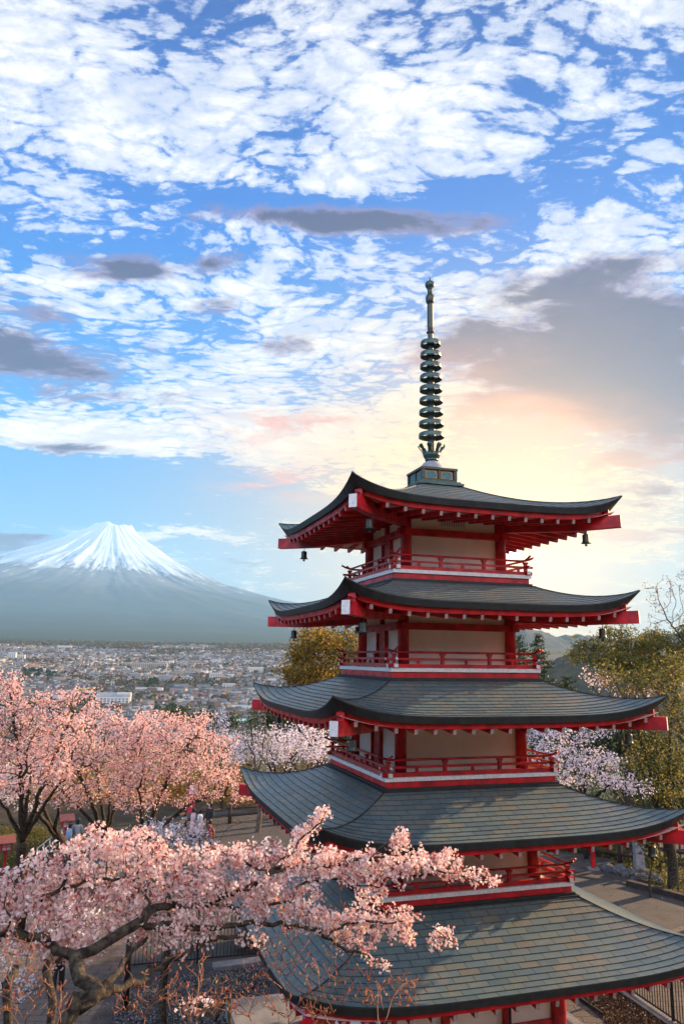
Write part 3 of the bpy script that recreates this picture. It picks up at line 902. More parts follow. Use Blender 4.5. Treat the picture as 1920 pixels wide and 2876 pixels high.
# ---------------------------------------------------------------- town
TW = [mat('house_wall_' + n, c, .8, .3, var=.1, vscale=.2) for n, c in (('white', (.46, .43, .39)), ('cream', (.30, .24, .18)), ('grey', (.22, .22, .22)), ('brown', (.14, .10, .07)))]
TR = [mat('house_roof_' + n, c, .5, .4, var=.2, vscale=.2) for n, c in (('dark grey', (.045, .048, .055)), ('blue grey', (.07, .10, .13)), ('brown', (.08, .05, .035)), ('rust red', (.24, .06, .035)), ('pale grey', (.26, .27, .28)))]
M_WIN = mat('dark_window', (.03, .04, .05), .15, .6)
wn_ = ['white', 'cream', 'grey', 'brown']; rn_ = ['dark grey', 'blue-grey', 'brown', 'rust-red', 'pale grey']
rng = random.Random(11)
def house_geo(mb, x, y, z, a, w, d, h, kind, mw=0, mr_=1, win=None):
    ca, sa = math.cos(a), math.sin(a)
    ax = [np.array([ca, sa, 0]), np.array([-sa, ca, 0]), np.array([0, 0, 1.0])]
    c = np.array([x, y, z])
    mb.box(c + ax[2] * (h / 2 - 1), (w, d, h + 2), ax, mw)
    if kind == 0:      # gable
        o = .5; rh = d * .24; T = c + ax[2] * h
        q = [T + ax[0] * i * (w / 2 + o) + ax[1] * j * (d / 2 + o) for i in (-1, 1) for j in (-1, 1)]
        r0, r1 = T - ax[0] * (w / 2 + o) + ax[2] * rh, T + ax[0] * (w / 2 + o) + ax[2] * rh
        mb.add(q + [r0, r1], [(0, 2, 5, 4), (1, 4, 5, 3), (0, 2, 3, 1)], mr_)
        mb.add([q[0], q[1], r0], [(0, 1, 2)], mw); mb.add([q[2], q[3], r1], [(0, 2, 1)], mw)
    elif kind == 1:    # hipped
        o = .6; rh = d * .26; T = c + ax[2] * h
        q = [T + ax[0] * i * (w / 2 + o) + ax[1] * j * (d / 2 + o) for i in (-1, 1) for j in (-1, 1)]
        k = max(w / 2 - d * .4, .3)
        r0, r1 = T - ax[0] * k + ax[2] * rh, T + ax[0] * k + ax[2] * rh
        mb.add(q + [r0, r1], [(0, 2, 5, 4), (1, 4, 5, 3), (0, 4, 1), (2, 3, 5), (0, 1, 3, 2)], mr_)
    else:              # flat roof with a rim
        mb.box(c + ax[2] * (h + .25), (w + .3, d + .3, .5), ax, mr_)
    if win:
        for s in (-1, 1):
            n = int(w // 3)
            for fl in range(max(1, int(h // 3))):
                for j in range(n):
                    mb.box(c - ax[1] * s * (d / 2 + .02) + ax[0] * (-w / 2 + (j + .5) * w / n) + ax[2] * (1.6 + 3 * fl), (1.5, .08, 1.2), ax, 2)
def proj(p):
    q = Vector(p) - Vector((0, 0, CAMZ)); dpt = q.dot(cf_)
    return IMW / 2 + FPX * q.dot(rr) / dpt, IMH / 2 + FPX * q.dot(dd) / dpt
SPEC = []     # special sites kept free of ordinary houses
def site(u, v):
    """point of the valley floor behind photo pixel (u, v)"""
    d = ray(u, v); lo, hi = 300.0, 5000.0
    for _ in range(60):
        mid = (lo + hi) / 2; t = mid / d.y
        if CAMZ + d.z * t > float(land_h(np.array(d.x * t), np.array(mid))): lo = mid
        else: hi = mid
    t = lo / d.y
    return d.x * t, lo, float(land_h(np.array(d.x * t), np.array(lo)))
specials = []
def special(u, v, w, d, h, kind, a, wall, roof_, label, name='building', cat='building', extra=None):
    x, y, z = site(u, v); SPEC.append((x, y + d / 2, max(w, d) * .62))
    e = tag(empty(name, (x, y + d / 2, z)), label, cat)
    b = MB(); house_geo(b, 0, 0, 0, a, w, d, h, kind, 0, 0); 
    bb = MB(); bb.box((0, 0, h / 2 - 1), (w, d, h + 2), [np.array([math.cos(a), math.sin(a), 0]), np.array([-math.sin(a), math.cos(a), 0]), (0, 0, 1)])
    bb.build('wall', wall, e)
    rb = MB(); house_geo(rb, 0, 0, 0, a, w, d, h, kind, 0, 1)
    # keep only roof faces
    keep = [i for i, m_ in enumerate(rb.mi) if m_ == 1]
    rf = MB(); rf.v = rb.v; rf.n = rb.n; rf.f = [rb.f[i] for i in keep]; rf.mi = [0] * len(keep); rf.uv = [None] * len(keep); rf.sm = [False] * len(keep)
    rf.build('roof', roof_, e)
    ax = [np.array([math.cos(a), math.sin(a), 0]), np.array([-math.sin(a), math.cos(a), 0]), np.array([0, 0, 1.0])]
    n = max(1, int(w // 6)); 
    for fl in range(max(1, int(h // 3.6))):
        for j in range(n):
            MB().box(-ax[1] * (d / 2 + .05) + ax[0] * (-w / 2 + (j + .5) * w / n) + ax[2] * (2.0 + 3.6 * fl), (w / n * .62, .15, 1.7), ax).build('window', M_WIN, e)
    if extra:
        bx = MB()
        bx.box(np.array(extra[:3]), extra[3:6], ax); bx.build('tower', wall, e)
    return e
special(312, 1978, 58, 30, 13, 0, .12, TW[0], TR[4], 'large white factory hall with sloping roof above the pink cherry crowns', extra=(18, 3, 12, 24, 16, 16))
special(418, 1878, 108, 14, 17, 2, -.03, TW[1], TR[4], 'long pale four-storey school block in the middle of the town')
special(686, 1992, 44, 16, 7, 2, -.1, TW[0], TR[1], 'long low white building with blue-grey flat roof beside the pagoda roof tip')
special(668, 2036, 22, 14, 5, 0, .1, TW[0], mat('mint_roof', (.36, .60, .50), .5), 'pale mint-green roofed hall left of the pagoda, above the cherries')
special(32, 1852, 26, 16, 24, 2, .1, TW[0], TR[4], 'white apartment tower near the left edge of the town')
special(52, 1850, 40, 14, 14, 2, .1, TW[0], TR[4], 'white apartment block right of the apartment tower at the left edge')
special(96, 1880, 34, 18, 10, 0, -.1, TW[1], mat('orange_roof', (.50, .16, .05), .5), 'building with bright orange roof near the left edge of the town')
special(240, 1945, 30, 20, 9, 2, .05, mat('ochre_wall', (.62, .36, .08), .7), TR[0], 'ochre yellow box building behind the cherry twigs')
special(410, 1944, 46, 16, 9, 2, .1, TW[0], TR[4], 'white two-storey block with flat roof in mid town', extra=(26, 2, 4.5, 14, 12, 9))
special(500, 1946, 34, 14, 9, 1, -.2, TW[1], TR[1], 'cream building with blue-grey hipped roof below the school block')
special(760, 1892, 30, 18, 15, 2, .2, TW[3], TR[3], 'tall brick-red office block beside the tall golden tree')
special(718, 1888, 42, 18, 14, 2, .1, TW[0], TR[4], 'long white office building right of mid town')
special(604, 1908, 30, 14, 16, 2, .4, TW[0], TR[4], 'white apartment block standing over mid town roofs')
special(640, 1936, 26, 14, 13, 2, .3, TW[0], TR[2], 'white apartment block with brown roof rim near the pagoda')
special(180, 1822, 60, 20, 14, 2, .2, TW[0], TR[4], 'white hotel complex at the forest edge, left of the town')
special(380, 1906, 30, 16, 13, 2, -.1, TW[2], TR[4], 'grey block with pale roof left of mid town')
special(690, 2010, 30, 16, 6, 2, .1, TW[3], TR[0], 'dark low building in front of the long low white building')
def sil(u):
    """row below which the cherry crowns hide the town"""
    return np.interp(u, [-30, 0, 60, 130, 200, 300, 340, 400, 450, 520, 600, 700, 760, 800, 840], [1870, 1870, 1880, 1945, 1960, 2000, 2020, 2050, 2030, 2050, 2060, 2080, 2060, 1900, 1850])
cand = []
yy = 900.0
while yy < 4150:
    step = 16.5 + (yy - 900) * .0030
    xx = -.52 * yy - 40
    while xx < .02 * yy:
        x = xx + rng.uniform(-5, 5); y = yy + rng.uniform(-5, 5); xx += step * rng.uniform(.8, 1.25)
        dens_ = mnoise.noise(Vector((x * .0035, y * .0035, 0)))
        if dens_ > .20 + .2 * rng.random(): continue
        if y > 3500 and mnoise.noise(Vector((x * .002 + 5, y * .002, 0))) * 600 + y > 3950: continue
        if any(abs(x - s[0]) < s[2] + 6 and abs(y - s[1]) < s[2] + 6 for s in SPEC): continue
        cand.append((x, y))
    yy += step * 1.05
small = MB(); shown = []
for x, y in cand:
    z = float(land_h(np.array(x), np.array(y)))
    u, v = proj((x, y, z + 4))
    if u < -40 or u > 900: continue
    big_ = rng.random() < .07
    w, d, h = rng.uniform(7.5, 13), rng.uniform(6.5, 9.5), rng.uniform(4.5, 6.8)
    kind = rng.choice([0, 0, 0, 1, 1, 2])
    if big_: w, d, h, kind = rng.uniform(16, 34), rng.uniform(10, 15), rng.uniform(7, 13), 2
    iw = rng.choices([0, 1, 2, 3], [.24, .26, .26, .24])[0]; ir = rng.choices([0, 1, 2, 3, 4], [.36, .26, .22, .06, .10])[0]
    a = rng.choice([0, math.pi / 2]) + .32 + mnoise.noise(Vector((x * .001, y * .001, 2))) * .8 + rng.uniform(-.08, .08)
    rec = (x, y, z, a, w, d, h, kind, iw, ir, u, v)
    if v < sil(u) + 6 and -6 < u < 830: shown.append(rec)
    elif v < sil(u) + 120 and y > 700: shown.append(rec) if False else shown.append(rec)
shown.sort(key=lambda r: (not (r[11] < sil(r[10]) and 0 < r[10] < 800), r[1] / math.sqrt(r[4] * r[6])))
STY = ['gabled', 'hipped', 'flat']
where_cache = {}
def place_words(u, v):
    h_ = 'left part' if u < 260 else ('middle' if u < 520 else 'right part')
    k_ = 'nearest rows' if v > 1990 else ('near rows' if v > 1950 else ('middle rows' if v > 1900 else 'far rows'))
    return h_, k_
town_mats = TW + TR
rest_h = MB()
for n_, r in enumerate(shown):
    x, y, z, a, w, d, h, kind, iw, ir, u, v = r
    if n_ < 290:
        mb = MB(); house_geo(mb, 0, 0, 0, a, w, d, h, kind, 0, 1, win=True)
        o = mb.build('house', [TW[iw], TR[ir], M_WIN]); o.location = (x, y, z)
        hw, kw = place_words(u, v)
        tag(o, '%s house with %s %s roof, %s of the town, %s' % (wn_[iw], rn_[ir], STY[kind], hw, kw), 'house',
            '%s houses with %s %s roofs, %s of the town, %s' % (wn_[iw], rn_[ir], STY[kind], hw, kw))
    else:
        house_geo(rest_h, x, y, z, a, w, d, h, kind, iw, 4 + ir)
o = rest_h.build('houses', town_mats); tag(o, 'dense carpet of small houses filling the valley town', 'houses', kind='stuff')
print('houses', len(shown))

# ---------------------------------------------------------------- trees
def smooth_path(pts, step):
    """Catmull-Rom resample"""
    pts = [np.array(p, float) for p in pts]
    if len(pts) < 2: return pts
    q = [2 * pts[0] - pts[1]] + pts + [2 * pts[-1] - pts[-2]]
    out = [pts[0]]
    for i in range(1, len(q) - 2):
        n = max(1, int(round(np.linalg.norm(q[i + 1] - q[i]) / step)))
        for k in range(1, n + 1):
            t = k / n
            out.append(.5 * (2 * q[i] + (q[i + 1] - q[i - 1]) * t + (2 * q[i - 1] - 5 * q[i] + 4 * q[i + 1] - q[i + 2]) * t * t + (3 * q[i] - q[i - 1] - 3 * q[i + 1] + q[i + 2]) * t ** 3))
    return out

class Skeleton:
    def __init__(s): s.p = []; s.par = []; s.rmin = []
    def node(s, p, par, r=0.0):
        s.p.append(np.array(p, float)); s.par.append(par); s.rmin.append(r); return len(s.p) - 1
    def limb(s, pts, r0, r1, step=.12, start=None, wob=.0, rng=None):
        path = smooth_path(pts, step)
        if start is None and s.p:
            d = [np.linalg.norm(q - path[0]) for q in s.p]; start = int(np.argmin(d))
            path = path if d[start] > step * .3 else path[1:]
        par = -1 if start is None else start
        n = len(path)
        for i, q in enumerate(path):
            if rng is not None and 0 < i < n - 1: q = q + rng.normal(0, wob, 3)
            par = s.node(q, par, r0 + (r1 - r0) * i / max(1, n - 1))
        return par
    def colonize(s, A, D, di, dk, iters=60, up=.0, jit=.15, rng=None):
        A = np.array(A, float); 
        P_ = np.array(s.p); alive = np.ones(len(A), bool)
        dist = np.full(len(A), 1e9); near = np.zeros(len(A), int)
        def upd(idx):
            nonlocal dist, near
            Q = np.array([s.p[i] for i in idx])
            for c0 in range(0, len(Q), 400):
                q = Q[c0:c0 + 400]
                dm = np.linalg.norm(A[:, None, :] - q[None], axis=2)
                j = dm.argmin(1); v = dm[np.arange(len(A)), j]
                b = v < dist
                dist[b] = v[b]; near[b] = np.array(idx)[c0 + j[b]]
        upd(list(range(len(s.p))))
        kids = {}
        for _ in range(iters):
            alive &= dist > dk
            sel = alive & (dist < di)
            if not sel.any():
                if alive.any():
                    k = np.where(alive)[0]; k = k[np.argsort(dist[k])[:6]]; sel = np.zeros(len(A), bool); sel[k] = True
                else: break
            new = []
            ns = near[sel]; v = A[sel] - np.array([s.p[i] for i in ns]); v /= np.linalg.norm(v, axis=1)[:, None] + 1e-9
            for n in np.unique(ns):
                d = v[ns == n].sum(0); d[2] += up * np.linalg.norm(d); L = np.linalg.norm(d)
                if L < 1e-4: continue
                d = d / L + rng.normal(0, jit, 3); d /= np.linalg.norm(d)
                q = s.p[n] + d * D
                if kids.get(n, 0) >= 3: continue
                kids[n] = kids.get(n, 0) + 1
                new.append(s.node(q, int(n)))
            if not new: break
            upd(new)
    def finish(s, tip=.004, e=2.4):
        n = len(s.p); P_ = np.array(s.p); par = s.par
        acc = np.zeros(n); s.ch = [[] for _ in range(n)]
        for i in range(n):
            if par[i] >= 0: s.ch[par[i]].append(i)
        s.r = np.zeros(n); s.lev = np.zeros(n, int)
        for i in range(n - 1, -1, -1):
            if s.ch[i]:
                v = sum(s.r[c] ** e for c in s.ch[i]) ** (1 / e); s.lev[i] = 1 + max(s.lev[c] for c in s.ch[i])
            else: v = tip
            s.r[i] = max(v, s.rmin[i])
        s.P = P_
    def mesh(s, mb, sides=6, rcut=0.0, mi=0):
        n = len(s.p); done = set()
        heads = [i for i in range(n) if s.par[i] < 0]; stack = [(h, None) for h in heads]
        while stack:
            h, pre = stack.pop()
            pts = []; rad = []
            if pre is not None: pts.append(s.P[pre]); rad.append(min(s.r[pre], s.r[h] * 1.15))
            c = h
            while True:
                pts.append(s.P[c]); rad.append(s.r[c])
                if not s.ch[c]: break
                k = sorted(s.ch[c], key=lambda q: -s.r[q])
                for o in k[1:]: stack.append((o, c))
                c = k[0]
            rad = [q * (1 + (.07 * mnoise.noise(Vector(pt_) * 9.0) if q > .010 else 0)) for q, pt_ in zip(rad, pts)]
            if len(pts) > 1 and max(rad) > rcut:
                sd = sides if rad[min(1, len(rad) - 1)] > .02 else (5 if rad[min(1, len(rad) - 1)] > .008 else 3)
                mb.tube(pts, rad, sd, mi)
        return mb

def unit(v): return v / (np.linalg.norm(v, axis=-1, keepdims=True) + 1e-9)
def rand_frames(n, rng, normals=None, spread=1.0):
    a = unit(rng.normal(0, 1, (n, 3)))
    if normals is not None: a = unit(normals + a * spread)
    b = unit(np.cross(a, rng.normal(0, 1, (n, 3)))); c = np.cross(a, b)
    return a, b, c
def leaf_quads(C, size, rng, aspect=.6, bend=.25, spreadn=None):
    n = len(C); a, b, c = rand_frames(n, rng)
    sz = (size * rng.uniform(.6, 1.3, n))[:, None]
    v0 = C - b * sz * .5; v2 = C + b * sz * .5
    v1 = C + c * sz * aspect * .5 + a * sz * bend * .5; v3 = C - c * sz * aspect * .5 + a * sz * bend * .5
    return np.stack([v0, v1, v2, v3], 1)
def flower_quads(C, size, rng, normals=None):
    """five cupped petals per blossom"""
    n = len(C); a, b, c = rand_frames(n, rng, normals, 1.0)
    sz = (size * rng.uniform(.75, 1.2, n))[:, None]
    out = []
    for k in range(5):
        t = 2 * math.pi * k / 5; d = b * math.cos(t) + c * math.sin(t); s_ = -b * math.sin(t) + c * math.cos(t)
        p0 = C; p2 = C + d * sz * .5 + a * sz * .16
        p1 = C + d * sz * .30 + s_ * sz * .19 + a * sz * .13; p3 = C + d * sz * .30 - s_ * sz * .19 + a * sz * .13
        out.append(np.stack([p0, p1, p2, p3], 1))
    return np.concatenate(out, 0)

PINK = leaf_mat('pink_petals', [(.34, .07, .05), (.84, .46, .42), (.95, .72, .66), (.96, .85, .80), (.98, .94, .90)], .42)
PALE = leaf_mat('pale_shade_petals', [(.62, .50, .56), (.78, .68, .73), (.88, .81, .85), (.93, .89, .91)], .35)  # lilac tint: shade put into the petal colour
SALMON = leaf_mat('sun_salmon_petals', [(.62, .28, .26), (.85, .50, .46), (.92, .66, .62), (.95, .80, .76)], .45)  # salmon hue: warm sunlight put into the pale pink petals
PINE = leaf_mat('pine_needles', [(.014, .030, .014), (.026, .048, .018), (.042, .066, .022), (.085, .090, .028)], .25)
GOLDL = leaf_mat('golden_foliage', [(.08, .07, .015), (.18, .13, .022), (.33, .21, .04), (.52, .33, .07)], .6)
OLIVE = leaf_mat('spring_foliage', [(.030, .045, .012), (.085, .10, .022), (.20, .18, .04), (.44, .31, .08)], .55)
RUSSET = leaf_mat('russet_buds', [(.16, .07, .04), (.26, .13, .08), (.34, .19, .12)], .35)
BUD = leaf_mat('red_buds', [(.34, .06, .03), (.50, .13, .06), (.62, .26, .12), (.66, .42, .16)], .30)

def sample_ellipses(E, n, Y, thick, rng, hollow=.0):
    """points inside 3-D ellipsoids whose outlines are given in 1568-wide photo coordinates at distance Y"""
    ar = np.array([e[2] * e[3] for e in E], float); ar /= ar.sum(); out = []
    for k, e in zip(rng.multinomial(n, ar), E):
        c = P(e[0] * 1.2245, e[1] * 1.2245, (e[4] if len(e) > 4 else Y))
        sx = e[2] * 1.2245 * c[1] / FPX; sz = e[3] * 1.2245 * c[1] / FPX
        v = unit(rng.normal(0, 1, (k, 3))) * (rng.uniform(hollow, 1, (k, 1)) ** (1 / 2.4))
        out.append(c + v * np.array([sx, thick * max(.35, min(1, sx / 1.8)), sz]))
    return np.concatenate(out)

def tree(name, label, cat, E, Y, thick, base, n_attr, trunk_r, leaf, material, bark=None, D=.35, seed=1, limbs=None, group=None, up=.1, tip=.006,
         leaf_part='blossom', density=6, spread=.16, clump=1, kind='quad', lev=3, dk=None, maxn=60, nclear=0.0, forkz=None):
    rng = np.random.RandomState(seed)
    A = sample_ellipses(E, n_attr, Y, thick, rng)
    sk = Skeleton()
    base = np.array(base, float)
    cx = A.mean(0); zlow = A[:, 2].min()
    if limbs is None:
        fz = forkz if forkz is not None else base[2] + (zlow - base[2]) * .6
        t = (fz - base[2])
        mid = base + np.array([rng.normal(0, .15), rng.normal(0, .1), t * .5])
        top = np.array([base[0] * .75 + cx[0] * .25, base[1] * .75 + cx[1] * .25, fz])
        sk.limb([base - [0, 0, .3], mid, top], trunk_r, trunk_r * .75, D)
        # primary limbs to a few spread-out points of the crown
        far = [A[rng.randint(len(A))]]
        while len(far) < min(6, max(3, len(E))):
            d = np.min([np.linalg.norm(A - f, axis=1) for f in far], axis=0); far.append(A[int(d.argmax())])
        root = len(sk.p) - 1
        for f in far:
            m1 = top + (f - top) * .45 + np.array([0, 0, .12 * np.linalg.norm(f - top)])
            m2 = top + (f - top) * .72 + np.array([0, 0, .08 * np.linalg.norm(f - top)]) + rng.normal(0, .15, 3)
            sk.limb([top, m1, m2], trunk_r * .42, trunk_r * .14, D, start=root, wob=.03 * D / .35, rng=rng)
    else:
        for pts, r0, r1 in limbs: sk.limb(pts, r0, r1, D, wob=.012, rng=rng)
    sk.colonize(A, D, D * 9, dk or D * 1.3, maxn, up=up, rng=rng)
    sk.finish(tip)
    e = tag(empty(name, tuple(base)), label, cat, group)
    mb = MB(); sk.mesh(mb, 8)
    tr = mb.build('trunk', bark or M_BARK); tr.parent = e; tr.matrix_parent_inverse = Matrix.Translation(-Vector(base))
    sel = np.where(sk.lev <= lev)[0]
    Pp = sk.P[sel]; par = np.array([sk.par[i] if sk.par[i] >= 0 else i for i in sel])
    Q = sk.P[par]
    C = []
    for _ in range(density):
        t = rng.uniform(0, 1.0, (len(Pp), 1))
        cc = Pp * t + Q * (1 - t) + rng.normal(0, spread, (len(Pp), 3)) * np.array([1, 1, .75])
        C.append(cc)
    C = np.concatenate(C)
    if clump > 1:
        off = unit(rng.normal(0, 1, (len(C), clump, 3))) * (leaf * 1.1)
        tone = np.repeat(rng.normal(0, .14, len(C)), clump)
        nrm = off.reshape(-1, 3) / (leaf * 1.1)
        C = (C[:, None, :] + off).reshape(-1, 3)
    else: tone = np.zeros(len(C)); nrm = None
    tone = np.clip(.5 + tone + rng.normal(0, .20, len(C)), 0, 1)
    if kind == 'flower':
        V = flower_quads(C, leaf, rng, nrm); tone = np.tile(tone, 5)
    elif kind == 'needle': V = leaf_quads(C, leaf, rng, .26, .12)
    else: V = leaf_quads(C, leaf, rng, .7, .3)
    lf = quads_mesh(leaf_part, V - base, tone, material); lf.parent = e
    print(name, 'nodes', len(sk.p), 'faces', len(V))
    return e, sk

def px(pts, Y0, Y1=None, f=lambda q: q):
    """photo pixels (1920 wide) at distance Y0..Y1 as points in the scene"""
    n = len(pts); Y1 = Y0 if Y1 is None else Y1
    return [P(u, v, Y0 + (Y1 - Y0) * i / max(1, n - 1)) for i, (u, v) in enumerate(pts)]
z4 = lambda L: [(x * .574, 2000 + y * .574) for x, y in L]
z2 = lambda L: [(480 + x * .3954, 2450 + y * .3954) for x, y in L]
z6 = lambda L: [(400 + x * .3189, 2150 + y * .3189) for x, y in L]
zb = lambda L: [(640 + x * .8163, 1950 + y * .8163) for x, y in L]

# foreground cherry ------------------------------------------------
def fg_cherry():
    b0 = P(190, 2876, 6.2)
    base = np.array([b0[0] - .35, 5.4, float(land_h(np.array(0.), np.array(5.4))) - .1])
    trunk = [base, [b0[0] - .2, 5.8, b0[2] - 1.6], b0] + px(z4([(460, 1400), (600, 1340), (720, 1290), (860, 1200), (960, 1150), (1050, 1110), (1180, 1095), (1290, 1140)]), 6.3, 7.6)
    L = [(trunk, .066, .014)]
    J = z4([(400, 1440), (480, 1372), (430, 1325), (385, 1260), (362, 1195)])
    L.append((px(J, 6.25, 6.5), .050, .042))
    L.append((px(z4([(362, 1195), (290, 1160), (200, 1110), (90, 1095), (0, 1085), (-80, 1100)]), 6.5, 6.6), .038, .018))
    L.append((px(z4([(362, 1195), (460, 1160), (560, 1110), (650, 1060), (700, 1020), (722, 975)]), 6.5, 6.9), .036, .026))
    L.append((px(z4([(722, 975), (790, 945), (880, 945), (1000, 940), (1150, 955), (1300, 945), (1420, 930)]), 6.9, 7.7), .022, .009))
    L.append((px(z4([(690, 1035), (850, 1045), (1000, 1060), (1150, 1045), (1290, 1040), (1450, 1050), (1560, 1072)]) + z2([(1100, 460), (1250, 550), (1400, 600), (1550, 670)]), 6.9, 8.2), .030, .007))
    L.append((px(z4([(90, 1095), (105, 1040), (150, 960), (220, 900), (300, 860), (340, 800), (335, 740), (320, 690)]), 6.6, 6.7), .030, .010))
    L.append((px(z4([(320, 855), (420, 835), (520, 825), (640, 820)]), 6.65, 6.9), .013, .006))
    L.append((px(z4([(480, 1372), (580, 1260), (650, 1170), (720, 1105)]), 6.3, 6.9), .028, .012))
    L.append((px(z4([(0, 1090), (30, 1060), (60, 1010), (20, 960)]), 6.5, 6.4), .016, .006))
    # upper right system
    L.append((px(z4([(722, 975), (735, 930), (700, 880), (650, 850)]), 6.9, 7.0), .016, .006))
    L.append((px(z4([(1000, 940), (1100, 900)]) + z6([(1100, 970), (1000, 900), (880, 830), (740, 780), (600, 710)]), 7.3, 7.4), .018, .005))
    L.append((px(z6([(1100, 970), (1200, 880), (1290, 800), (1370, 690), (1470, 580), (1568, 490), (1620, 400)]), 7.35, 7.8), .017, .005))
    L.append((px(z6([(1130, 940), (1240, 915), (1330, 900), (1568, 910)]) + [(960, 2425), (1040, 2410), (1130, 2420), (1220, 2440), (1300, 2462), (1385, 2478)], 7.35, 8.3), .017, .004))
    L.append((px([(1040, 2410), (1080, 2370), (1130, 2345)], 7.8, 8.0), .008, .004))
    L.append((px([(836, 2493), (915, 2470), (1000, 2478), (1080, 2500)], 7.7, 8.0), .012, .005))
    L.append((px(z2([(1100, 460), (1250, 350), (1400, 340), (1568, 370)]) + [(1140, 2585), (1200, 2600), (1270, 2645)], 7.7, 8.2), .012, .004))
    E = [(20, 2060, 70, 60, 6.4), (90, 2010, 60, 45, 6.5), (150, 1985, 70, 45, 6.6), (235, 1940, 85, 45, 6.8), (330, 1950, 80, 45, 6.9), (250, 2040, 130, 70, 6.8), (90, 2100, 110, 45, 6.5), (180, 2140, 90, 35, 6.6),
         (420, 1990, 100, 50, 7.0), (400, 2075, 120, 60, 7.0), (520, 1965, 80, 35, 7.2), (540, 2040, 110, 60, 7.2), (620, 1965, 70, 35, 7.4), (690, 1915, 26, 26, 7.7), (725, 1880, 20, 22, 7.8), (700, 1980, 70, 38, 7.5),
         (640, 2060, 90, 45, 7.4), (700, 2090, 60, 35, 7.5), (770, 1985, 70, 38, 7.6), (850, 1985, 70, 36, 7.8), (915, 1930, 26, 26, 7.9), (920, 1985, 70, 34, 7.9), (1010, 1980, 60, 34, 8.1), (1080, 2005, 50, 18, 8.2), (1130, 2020, 22, 8, 8.3),
         (850, 2075, 50, 14, 7.9), (770, 2120, 60, 30, 7.8), (860, 2120, 60, 30, 7.9), (925, 2105, 40, 22, 8.0), (930, 2145, 40, 22, 8.0), (1010, 2150, 30, 25, 8.2), (370, 2145, 80, 22, 6.9), (150, 2180, 90, 25, 6.6), (450, 2130, 70, 18, 7.0), (60, 2170, 60, 20, 6.5)]
    return tree('cherry_tree', 'blossoming pink cherry with dark lichen-covered limbs reaching in front of the lowest pagoda roofs', 'cherry tree', [(a_, b_, c_, d_, y_ + .13) for a_, b_, c_, d_, y_ in E], 7.2, .5, base, 3500, .1, .031, PINK,
                D=.075, seed=5, limbs=L, up=.12, tip=.0028, density=3, spread=.034, clump=8, kind='flower', lev=3, dk=.078, maxn=90)
fg_cherry()

G0 = lambda u, v: PG(u * 1.2245, v * 1.2245, 0.0)
# cherries on the terrace, left of the pagoda
tree('cherry_tree', 'tall salmon-pink cherry at the left edge with branch tips standing up against the town', 'cherry tree',
     [(5, 1585, 60, 40), (30, 1560, 30, 25), (70, 1625, 80, 32), (150, 1600, 50, 22), (205, 1585, 22, 14), (30, 1660, 90, 42), (130, 1660, 80, 40), (60, 1720, 100, 42), (180, 1690, 50, 35), (40, 1790, 90, 30), (130, 1770, 60, 26)], 27, 2.0, (P(60, 2400, 30)[0], 30, 0), 2100, .22, .085, SALMON, seed=11, D=.24,
     density=6, spread=.11, clump=3, lev=3, tip=.012, group=None)
tree('cherry_tree', 'salmon-pink cherry spreading over the two visitors on the terrace', 'cherry tree',
     [(215, 1650, 70, 30), (290, 1665, 70, 34), (180, 1720, 100, 42), (270, 1730, 90, 42), (120, 1760, 100, 32), (250, 1785, 80, 30), (215, 1615, 24, 14), (180, 1820, 90, 24), (290, 1825, 60, 22)], 32, 2.4, (P(310, 2330, 34)[0], 34, 0), 2000, .20, .095, SALMON, seed=12, D=.27,
     density=6, spread=.13, clump=3, lev=3, tip=.012)
tree('cherry_tree', 'broad salmon-pink cherry with forked mossy trunk just left of the second lowest roof', 'cherry tree',
     [(360, 1645, 50, 22), (340, 1690, 80, 40), (420, 1690, 80, 42), (470, 1650, 30, 20), (470, 1730, 70, 42), (380, 1750, 100, 42), (490, 1780, 70, 38), (545, 1825, 38, 18), (520, 1700, 25, 20), (330, 1790, 80, 24), (460, 1820, 50, 16), (340, 1835, 70, 18), (410, 1640, 26, 12)], 31, 2.4,
     (P(375, 2330, 33)[0], 33, 0), 2700, .24, .09, SALMON, seed=13, D=.25, density=6, spread=.12, clump=3, lev=3, tip=.012)
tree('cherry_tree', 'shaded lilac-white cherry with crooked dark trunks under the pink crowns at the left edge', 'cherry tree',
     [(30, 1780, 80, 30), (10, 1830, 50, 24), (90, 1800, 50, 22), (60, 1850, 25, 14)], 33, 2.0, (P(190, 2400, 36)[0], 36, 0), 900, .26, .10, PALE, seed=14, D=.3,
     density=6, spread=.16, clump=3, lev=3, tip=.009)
tree('cherry_tree', 'low shaded lilac cherry behind the foreground blossoms, before the terrace railing', 'cherry tree',
     [(400, 1905, 70, 26), (340, 1900, 40, 20), (450, 1940, 50, 24), (280, 1950, 60, 24)], 19, 1.4, (P(480, 2700, 20)[0], 20, 0), 900, .12, .06, PALE, seed=15, D=.2,
     density=7, spread=.10, clump=3, lev=3, tip=.006)
tree('cherry_tree', 'shaded lilac cherry with mossy upright trunks low in the bottom left corner', 'cherry tree',
     [(110, 2130, 90, 36), (160, 2090, 60, 30), (50, 2200, 60, 34), (40, 2270, 40, 30), (200, 2110, 40, 25)], 11.5, .9, (P(60, 2876, 10.5)[0], 10.5, .4), 1100, .11, .045, PALE, seed=16, D=.13,
     limbs=[([[P(20, 2876, 10.5)[0], 10.5, .2], P(15, 2876, 10.5), P(20, 2780, 10.6), P(45, 2720, 11)], .11, .05), ([P(15, 2876, 10.5) - np.array([0, 0, 1.5]), P(140, 2870, 11), P(138, 2760, 11.2), P(135, 2700, 11.3), P(200, 2670, 11.5)], .085, .04), ([P(135, 2700, 11.3), P(90, 2640, 11.5), P(20, 2600, 11.6)], .035, .015)],
     density=5, spread=.06, clump=3, lev=2, tip=.005)
